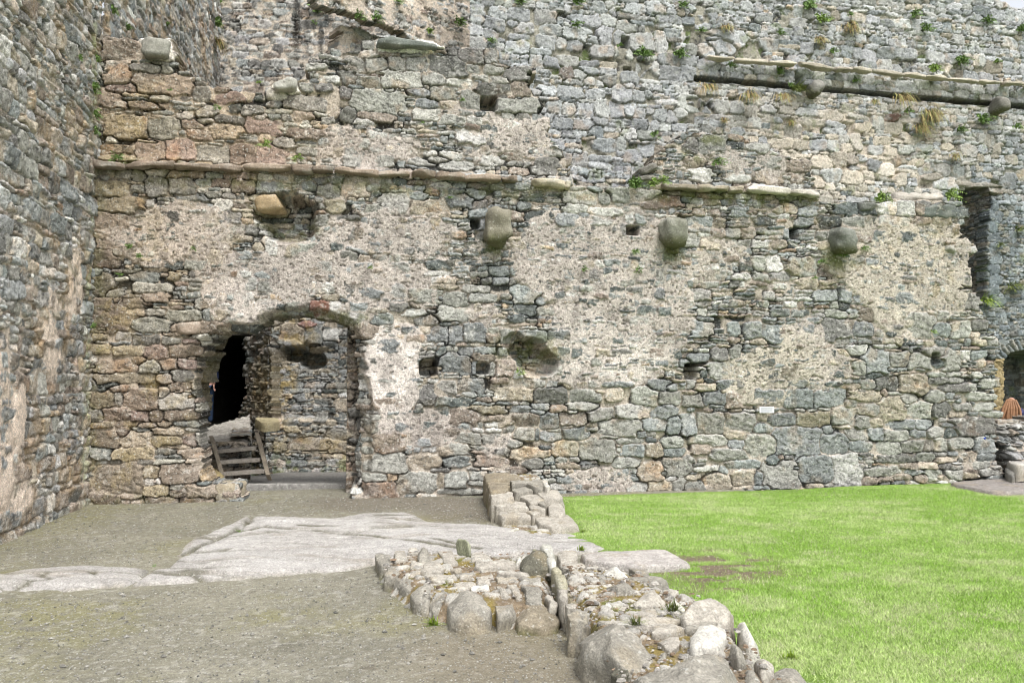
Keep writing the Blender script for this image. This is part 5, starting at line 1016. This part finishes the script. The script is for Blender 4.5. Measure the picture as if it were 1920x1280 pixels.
def plant(kind, fr, px, py, size_px, label, off=.03, seed=[1]):
    seed[0] += 1; u, v = fr.uv(px, py); s = size_px * fr.pt(u, v)[1] / F * (.85 if kind == 'brown' else 1.05)
    V, Fq, C = plant_mesh(kind, s, seed[0], fr.N); nm = {'fern': 'fern', 'leafy': 'leafy_weed', 'brown': 'dry_grass_tuft', 'grass': 'grass_tuft', 'lime': 'grass_tuft'}[kind]
    o = link(nm, mesh(nm, V, Fq, C, False), m_leaf); o.location = tuple(fr.pt(u, v, off)); tag(o, label, {'fern': 'fern', 'leafy': 'weed'}.get(kind, 'grass tuft'), PG[kind])
# on the doorway wall
for k, x, y, s, l in (('leafy', 500, 274, 24, 'yellowish leafy weed above the moulding, over its red square stones'), ('leafy', 560, 300, 22, 'small reddish green weed just above the moulding right of the red stones'), ('fern', 410, 205, 16, 'green sprig in the upper wall below the white coping stone'),
                    ('fern', 222, 300, 26, 'mossy green clump on the left end of the moulding'), ('fern', 245, 464, 18, 'flat green sprig on plaster near the left corner'), ('fern', 262, 482, 18, 'round green sprig on plaster near the left corner'),
                    ('fern', 366, 469, 14, 'lone little fern on the pinkish plaster above the doorway'), ('fern', 228, 516, 14, 'little fern under the plaster beside the left corner'), ('fern', 320, 172, 10, 'tiny sprig below the large stone at the top left'),
                    ('fern', 1189, 474, 18, 'fern on plaster below the second putlog hole, upper one'), ('fern', 1196, 507, 18, 'fern on plaster below the second putlog hole, lower one'), ('fern', 1093, 506, 17, 'fern alone on the plaster left of the middle corbel'),
                    ('leafy', 974, 698, 20, 'low yellow green weed on the sill of the jagged middle cavity'), ('fern', 1537, 491, 18, 'fern below and left of the rightmost corbel'), ('fern', 1580, 478, 26, 'dark fern hanging directly under the rightmost corbel'),
                    ('fern', 1616, 467, 18, 'fern on plaster right of the rightmost corbel'), ('fern', 1524, 522, 14, 'fern among brown stones below the rightmost corbel'), ('leafy', 1745, 623, 14, 'pale weed in the right part of the wall below the plaster'),
                    ('leafy', 695, 503, 10, 'speck of green weed left of the dark slanting stone'), ('fern', 1190, 350, 40, 'big loose clump of weeds in the gap between the two mouldings'), ('leafy', 1228, 350, 34, 'weed clump beside the broken start of the right moulding'),
                    ('leafy', 1640, 378, 36, 'bright weeds growing on top of the right wall coping'), ('leafy', 1768, 372, 34, 'round bright green weed on the wall top next to the tall opening'), ('fern', 843, 372, 12, 'small fern just under the middle of the long moulding'),
                    ('fern', 1345, 306, 26, 'dark mossy clump on the ragged remnant above the right moulding'), ('fern', 790, 233, 10, 'speck of green on the upper wall left of the square hole'), ('fern', 865, 190, 14, 'small green plant beside the square hole high in the wall')):
    plant(k, FW, x, y, s, l, .05 + (.12 if k == 'leafy' and y < 380 and x > 1180 else 0))
# on the tall far wall
for k, x, y, s, l in (('fern', 920, 80, 20, 'fern on the far wall where the tower meets it'), ('fern', 1203, 106, 34, 'large spreading fern on the far wall under the square slot'), ('fern', 1271, 106, 30, 'large fern on the far wall right of the square slot'), ('fern', 1080, 50, 22, 'fern in the upper far wall, leftmost of its row'),
                    ('fern', 976, 6, 24, 'fern at the top edge above the tower junction'), ('fern', 1083, 7, 26, 'fern at the top edge, second from the tower'), ('fern', 1226, 255, 20, 'fern on the far wall just left of the ragged remnant'), ('fern', 1031, 269, 14, 'fern on the far wall by the broken end of the near wall'),
                    ('fern', 1712, 30, 26, 'fern in the upper right of the far wall, below its top'), ('fern', 1733, 57, 26, 'fern in the upper right of the far wall, second down'), ('fern', 1797, 118, 34, 'tall fern directly above the long far moulding'), ('leafy', 1750, 133, 30, 'bright round plant beside a pale square stone above the far moulding'),
                    ('fern', 1848, 43, 26, 'fern near the top right corner, left of two'), ('fern', 1911, 57, 26, 'fern at the right picture edge near the top'), ('fern', 1559, 99, 20, 'fern above the middle of the far moulding'), ('fern', 1461, 64, 20, 'fern above the left half of the far moulding'),
                    ('fern', 1369, 125, 20, 'fern just under the left end of the far moulding'), ('fern', 1457, 136, 22, 'fern under the far moulding left of its little corbel'), ('fern', 1312, 60, 18, 'small fern left of the dry tuft high on the far wall'), ('leafy', 1540, 40, 30, 'yellow trailing plant high in the middle of the far wall'),
                    ('leafy', 1865, 118, 16, 'small yellow green plant above the right end of the far moulding'), ('fern', 1600, 155, 18, 'fern below the middle of the far moulding'), ('fern', 1840, 228, 30, 'low spreading greenery below the right corbel of the far wall'), ('fern', 1797, 245, 24, 'fern right of the big brown grass clump'),
                    ('fern', 1513, 14, 30, 'broad fern at the top edge in the middle of the far wall'), ('fern', 1280, 14, 22, 'fern at the top edge right of centre'), ('fern', 1590, 30, 16, 'small fern between the yellow plant and the right ferns'), ('fern', 1160, 88, 14, 'tiny fern just left of the square slot'),
                    ('fern', 1480, 165, 18, 'fern under the dark ledge of the far wall'), ('fern', 1700, 210, 18, 'small fern left of the big brown grass clump'), ('fern', 1903, 240, 20, 'fern at the right edge under the ledge'), ('grass', 1492, 172, 30, 'green grass tuft beside the far little corbel'),
                    ('brown', 1320, 168, 40, 'brown grass hanging at the left end of the dark ledge'), ('brown', 1398, 184, 42, 'brown grass hanging under the ledge, second from its left end'), ('brown', 1458, 186, 36, 'brown grass hanging under the ledge, third from its left end'), ('brown', 1680, 188, 44, 'golden grass fringe under the middle of the ledge'),
                    ('brown', 1740, 215, 56, 'biggest clump of hanging brown grass on the far wall'), ('brown', 1722, 240, 40, 'smaller brown tuft hanging below the biggest clump'), ('brown', 1534, 76, 28, 'dry tuft above the middle of the far moulding'), ('brown', 1359, 53, 28, 'dry tuft fixed on a big pale stone high on the far wall'),
                    ('brown', 1592, 52, 40, 'wide reddish dry plant high on the far wall'), ('brown', 1787, 292, 24, 'thin brown tuft above the tall opening'), ('brown', 1354, 226, 18, 'thin brown tuft above the ragged remnant'), ('brown', 1480, 230, 20, 'thin brown tuft right of the ragged remnant'), ('brown', 1628, 195, 22, 'small brown tuft under the ledge left of the golden fringe'),
                    ('lime', 1846, 566, 32, 'bright green grass tuft at the foot of the tall opening'), ('grass', 1897, 538, 30, 'green tuft on the far wall right of the tall opening'), ('grass', 1906, 432, 18, 'small tuft on the right edge beside the tall opening'), ('grass', 1872, 460, 14, 'tiny tuft on the corner stones of the tall opening')):
    plant(k, FAR, x, y, s, l, .04 + (.13 if 145 < y < 200 and x > 1300 and k == 'brown' else 0))
# on the side wall and the tower
for k, x, y, s, l in (('fern', 166, 165, 30, 'fern in the inner corner of the side wall, highest of the column'), ('fern', 170, 215, 26, 'fern in the inner corner level with the red stones'), ('fern', 168, 245, 24, 'fern in the inner corner just above the moulding'), ('fern', 172, 110, 20, 'small fern beside the top of the doorway wall'),
                    ('fern', 202, 18, 24, 'fern near the top of the side wall behind the doorway wall'), ('fern', 230, 50, 22, 'fern on the side wall above the top left stone'), ('fern', 306, 45, 16, 'small fern high on the side wall near the tower'), ('fern', 140, 108, 18, 'fern on the side wall left of the corner column'),
                    ('brown', 400, 78, 40, 'long brown grass hanging in the corner of side wall and tower'), ('fern', 399, 42, 30, 'fern at the corner of side wall and tower'), ('fern', 164, 612, 18, 'sprig low in the inner corner beside the doorway wall')):
    plant(k, LW, x, y, s, l, .05)
for k, x, y, s, l in (('fern', 595, 18, 34, 'dark fern hanging beside the black streak on the tower'), ('fern', 410, 5, 20, 'fern at the top edge on the tower corner'), ('fern', 590, 45, 12, 'speck of green beside the black streak'), ('leafy', 486, 157, 12, 'small bright weed behind the white coping stone')):
    plant(k, TA, x, y, s, l, .04)
for k, x, y, s, l in (('fern', 668, 34, 26, 'fern under the broken vault line, left one'), ('fern', 702, 38, 26, 'fern under the broken vault line, middle one'), ('fern', 742, 6, 20, 'fern above the broken vault line at the top edge'), ('fern', 855, 45, 26, 'fern on the turning tower face left of the dark slit'), ('leafy', 800, 62, 20, 'weed trailing along the broken vault line')):
    plant(k, TB, x, y, s, l, .06)
# on the ground
def gplant(kind, px, py, size, label, z=.0):
    gplant.k += 1; V, Fq, C = plant_mesh(kind, size, 400 + gplant.k, np.array([0, -.2, .98])); nm = 'grass_tuft' if kind != 'fern' else 'weed'
    if kind != 'fern': V[:, 2] = np.abs(V[:, 2]) * 1.0
    o = link(nm, mesh(nm, V, Fq, C, False), m_leaf); o.location = tuple(on_ground(px, py, z)); tag(o, label, 'grass tuft', 'grass tufts on the court floor')
gplant.k = 0
for k, x, y, s, l, z in (('lime', 812, 1173, .075, 'lone lime green tuft on the gravel in front of the boulders', 0), ('lime', 718, 1066, .07, 'grass tuft at the left rim of the stone platform', 0), ('lime', 730, 1098, .07, 'grass tuft under the left edge boulders of the platform', 0), ('grass', 1190, 1172, .08, 'thin grass stalks behind the big rough boulder', .2),
                         ('grass', 1262, 1146, .09, 'grass patch among the stones of the footing beside the pale wedge boulder', .19), ('lime', 1092, 1000, .06, 'grass fringe at the front of the stepped wall stub', 0), ('lime', 1090, 1032, .06, 'grass tuft in front of the pale flagstone', .03),
                         ('fern', 450, 997, .07, 'mossy patch of weed in the main crack of the bedrock', .05), ('fern', 290, 1061, .05, 'green weed low in the long crack of the bedrock', .04), ('lime', 1480, 1240, .08, 'grass tuft against the last stones at lower right', 0)):
    gplant(k, x, y, s, l, z)
# ------------------------------------------------------------------ people
def skin_body(name, joints, bones, root, mat, parent=None, sub=2):
    """one continuous surface grown over a skeleton: joints {name: (x, y, z, radius)}"""
    ks = list(joints); me = bpy.data.meshes.new(name); me.from_pydata([joints[k][:3] for k in ks], [(ks.index(a), ks.index(b)) for a, b in bones], [])
    o = link(name, me, mat, parent); md = o.modifiers.new('skin', 'SKIN'); md.use_smooth_shade = True
    for i, k in enumerate(ks):
        sv = me.skin_vertices[0].data[i]; rr_ = joints[k][3]; sv.radius = rr_ if isinstance(rr_, tuple) else (rr_, rr_); sv.use_root = (k == root)
    sb = o.modifiers.new('sub', 'SUBSURF'); sb.levels = sub; sb.render_levels = sub; return o
m_skin = M('skin', (.52, .30, .23), rough=.55, bump=.05, var=.06); m_navy = M('navy_cloth', (.012, .018, .045), rough=.9, bump=.3, var=.15); m_jean = M('denim', (.025, .045, .09), rough=.9, bump=.3, var=.15)
m_hair = M('ginger_hair', (.27, .14, .075), rough=.5, bump=.5, var=.35, fine=160); m_dhair = M('dark_hair', (.03, .02, .015), rough=.5, bump=.4, var=.3); m_shoe = M('shoe_leather', (.03, .025, .02), rough=.6, bump=.1); m_blush = M('patterned_cloth', (.05, .05, .12), rough=.9, bump=.2, var=.9, fine=60)
def hand(parent, wx, wy, wz, side, mat, s=1.0):
    J = {'w': (wx, wy, wz, .024 * s), 'p': (wx, wy, wz - .05 * s, (.016 * s, .036 * s))}; B = [('w', 'p')]
    J['e'] = (wx, wy, wz - .085 * s, (.012 * s, .034 * s)); B.append(('p', 'e'))
    for i, (dy, L) in enumerate(((-.027, .068), (-.009, .078), (.009, .072), (.026, .056))):
        a, b, c_ = 'a%d' % i, 'b%d' % i, 'c%d' % i; J[a] = (wx, wy + dy * s, wz - .095 * s, .0085 * s); J[b] = (wx + side * .012 * s, wy + dy * s * 1.1, wz - (.095 + L * .5) * s, .0078 * s); J[c_] = (wx + side * .032 * s, wy + dy * s * 1.1, wz - (.095 + L * .9) * s, .0065 * s); B += [('e', a), (a, b), (b, c_)]
    J['t1'] = (wx + side * .01 * s, wy - .04 * s, wz - .05 * s, .010 * s); J['t2'] = (wx + side * .025 * s, wy - .052 * s, wz - .085 * s, .008 * s); B += [('p', 't1'), ('t1', 't2')]
    return skin_body('hand', J, B, 'w', mat, parent, 2)
def person_standing(loc, label, rot=0):
    p = empty('person', loc); p.rotation_euler = (0, 0, rot); tag(p, label, 'person')
    body = {'pel': (0, 0, .95, (.15, .11)), 'sp': (0, 0, 1.12, (.145, .10)), 'ch': (0, .01, 1.32, (.17, .115)), 'nk0': (0, .01, 1.46, (.07, .065)), 'nk': (0, 0, 1.53, .055), 'hd': (0, -.02, 1.63, (.075, .09)), 'tp': (0, -.01, 1.73, (.06, .075)),
            'sl': (-.18, .01, 1.42, .06), 'el': (-.23, .0, 1.14, .045), 'wl': (-.20, -.14, 1.03, .034), 'sr': (.18, .01, 1.42, .06), 'er': (.235, .02, 1.13, .045), 'wr': (.225, -.12, .99, .034),
            'hl': (-.09, 0, .88, .09), 'kl': (-.10, -.02, .49, .06), 'al': (-.10, .02, .09, .042), 'hr': (.09, 0, .88, .09), 'kr': (.10, -.01, .49, .06), 'ar': (.10, .03, .09, .042)}
    bn = [('pel', 'sp'), ('sp', 'ch'), ('ch', 'nk0'), ('nk0', 'nk'), ('nk', 'hd'), ('hd', 'tp'), ('ch', 'sl'), ('sl', 'el'), ('el', 'wl'), ('ch', 'sr'), ('sr', 'er'), ('er', 'wr'), ('pel', 'hl'), ('hl', 'kl'), ('kl', 'al'), ('pel', 'hr'), ('hr', 'kr'), ('kr', 'ar')]
    skin_body('body', body, bn, 'pel', m_skin, p)
    g_ = 1.13; up = {k: (*v[:3], tuple(x * g_ + .008 for x in (v[3] if isinstance(v[3], tuple) else (v[3], v[3])))) for k, v in body.items() if k in ('pel', 'sp', 'ch', 'nk0', 'sl', 'el', 'sr', 'er', 'wl', 'wr')}
    skin_body('jacket', up, [b for b in bn if b[0] in up and b[1] in up], 'pel', m_navy, p)
    dn = {k: (*v[:3], tuple(x * 1.12 + .008 for x in (v[3] if isinstance(v[3], tuple) else (v[3], v[3])))) for k, v in body.items() if k in ('pel', 'hl', 'kl', 'al', 'hr', 'kr', 'ar')}
    skin_body('trousers', dn, [b for b in bn if b[0] in dn and b[1] in dn], 'pel', m_jean, p)
    for x in (-.10, .10): skin_body('shoe', {'a': (x, .04, .045, .045), 'b': (x, -.06, .04, (.045, .035)), 'c': (x, -.16, .03, (.04, .025))}, [('a', 'b'), ('b', 'c')], 'a', m_shoe, p)
    hand(p, -.20, -.16, 1.02, 1, m_skin); hand(p, .225, -.14, .98, 1, m_skin)
    skin_body('hair', {'a': (0, .02, 1.69, (.085, .085)), 'b': (0, .055, 1.62, (.07, .05)), 'c': (0, -.03, 1.75, (.07, .06))}, [('a', 'b'), ('a', 'c')], 'a', m_dhair, p)
    V, Fq, C = stone_block((0, -.115, 1.635), np.eye(3), (.011, .016, .024), (.5, .3, .2), seed=3, power=2, nz=0, facets=0); link('nose', mesh('nose', V, Fq), m_skin, p)
pp = at_depth(386, 706, 18.7); person_standing((pp[0], 18.75, .5), 'person in navy top half hidden at the dark passage entrance, one hand showing')
def person_sitting(loc, label):
    p = empty('person', loc); p.rotation_euler = (0, 0, math.radians(150)); tag(p, label, 'person')
    body = {'pel': (0, 0, .12, (.16, .13)), 'sp': (0, -.03, .3, (.14, .11)), 'ch': (0, -.06, .5, (.16, .11)), 'nk0': (0, -.08, .62, (.07, .06)), 'nk': (0, -.1, .69, .05), 'hd': (0, -.14, .78, (.072, .085)), 'tp': (0, -.14, .86, (.06, .07)),
            'sl': (-.16, -.07, .59, .055), 'el': (-.21, -.14, .34, .04), 'wl': (-.12, -.32, .28, .03), 'sr': (.16, -.07, .59, .055), 'er': (.21, -.14, .34, .04), 'wr': (.12, -.32, .28, .03),
            'hl': (-.09, -.04, .12, .09), 'kl': (-.11, -.42, .16, .06), 'al': (-.10, -.46, -.25, .04), 'hr': (.09, -.04, .12, .09), 'kr': (.11, -.42, .16, .06), 'ar': (.10, -.46, -.25, .04)}
    bn = [('pel', 'sp'), ('sp', 'ch'), ('ch', 'nk0'), ('nk0', 'nk'), ('nk', 'hd'), ('hd', 'tp'), ('ch', 'sl'), ('sl', 'el'), ('el', 'wl'), ('ch', 'sr'), ('sr', 'er'), ('er', 'wr'), ('pel', 'hl'), ('hl', 'kl'), ('kl', 'al'), ('pel', 'hr'), ('hr', 'kr'), ('kr', 'ar')]
    skin_body('body', body, bn, 'pel', m_skin, p)
    up = {k: (*v[:3], tuple(x * 1.12 + .01 for x in (v[3] if isinstance(v[3], tuple) else (v[3], v[3])))) for k, v in body.items() if k in ('pel', 'sp', 'ch', 'nk0', 'sl', 'el', 'sr', 'er')}
    skin_body('shirt', up, [b for b in bn if b[0] in up and b[1] in up], 'pel', m_blush, p)
    dn = {k: (*v[:3], tuple(x * 1.12 + .01 for x in (v[3] if isinstance(v[3], tuple) else (v[3], v[3])))) for k, v in body.items() if k in ('pel', 'hl', 'kl', 'al', 'hr', 'kr', 'ar')}
    skin_body('trousers', dn, [b for b in bn if b[0] in dn and b[1] in dn], 'pel', m_jean, p)
    skin_body('hair', {'a': (0, -.12, .84, (.095, .095)), 'b': (0, -.03, .72, (.10, .06)), 'c': (0, .04, .55, (.13, .05)), 'd': (.02, .08, .36, (.15, .04)), 'e': (.05, -.1, .72, (.05, .08)), 'f': (.1, -.1, .52, (.05, .05))}, [('a', 'b'), ('b', 'c'), ('c', 'd'), ('b', 'e'), ('e', 'f')], 'a', m_hair, p)
    for q in range(7):
        x_ = -.12 + .045 * q; skin_body('hair_strand', {'a': (x_ * .5, -.02, .82, .025), 'b': (x_ * 1.1, .05, .62, .03), 'c': (x_ * 1.25 + .02 * (q % 3), .09, .44, .024), 'd': (x_ * 1.3 - .02 * (q % 2), .08, .30 + .03 * (q % 3), .012)}, [('a', 'b'), ('b', 'c'), ('c', 'd')], 'a', m_hair, p)
    hand(p, -.12, -.33, .30, 1, m_skin, .9); hand(p, .12, -.33, .30, -1, m_skin, .9)
sp = at_depth(1897, 745, 16.6); person_sitting((sp[0], 16.6, sp[2] - .86), 'person with long ginger hair sitting in the arched doorway at the right edge')
# bench stone the sitter rests on, inside the far doorway
V, Fq, C = stone_block((0, 0, 0), np.eye(3), (.55, .28, (sp[2] - .86 + .01) / 2), (.2, .19, .17), seed=9, power=8, nz=.02); o = link('stone_bench', mesh('stone_bench', V, Fq, C), m_rock); o.location = (sp[0] + .1, 16.72, (sp[2] - .86) / 2 + .0); tag(o, 'low stone block in the far arched doorway, seat of the ginger haired person', 'stone bench')
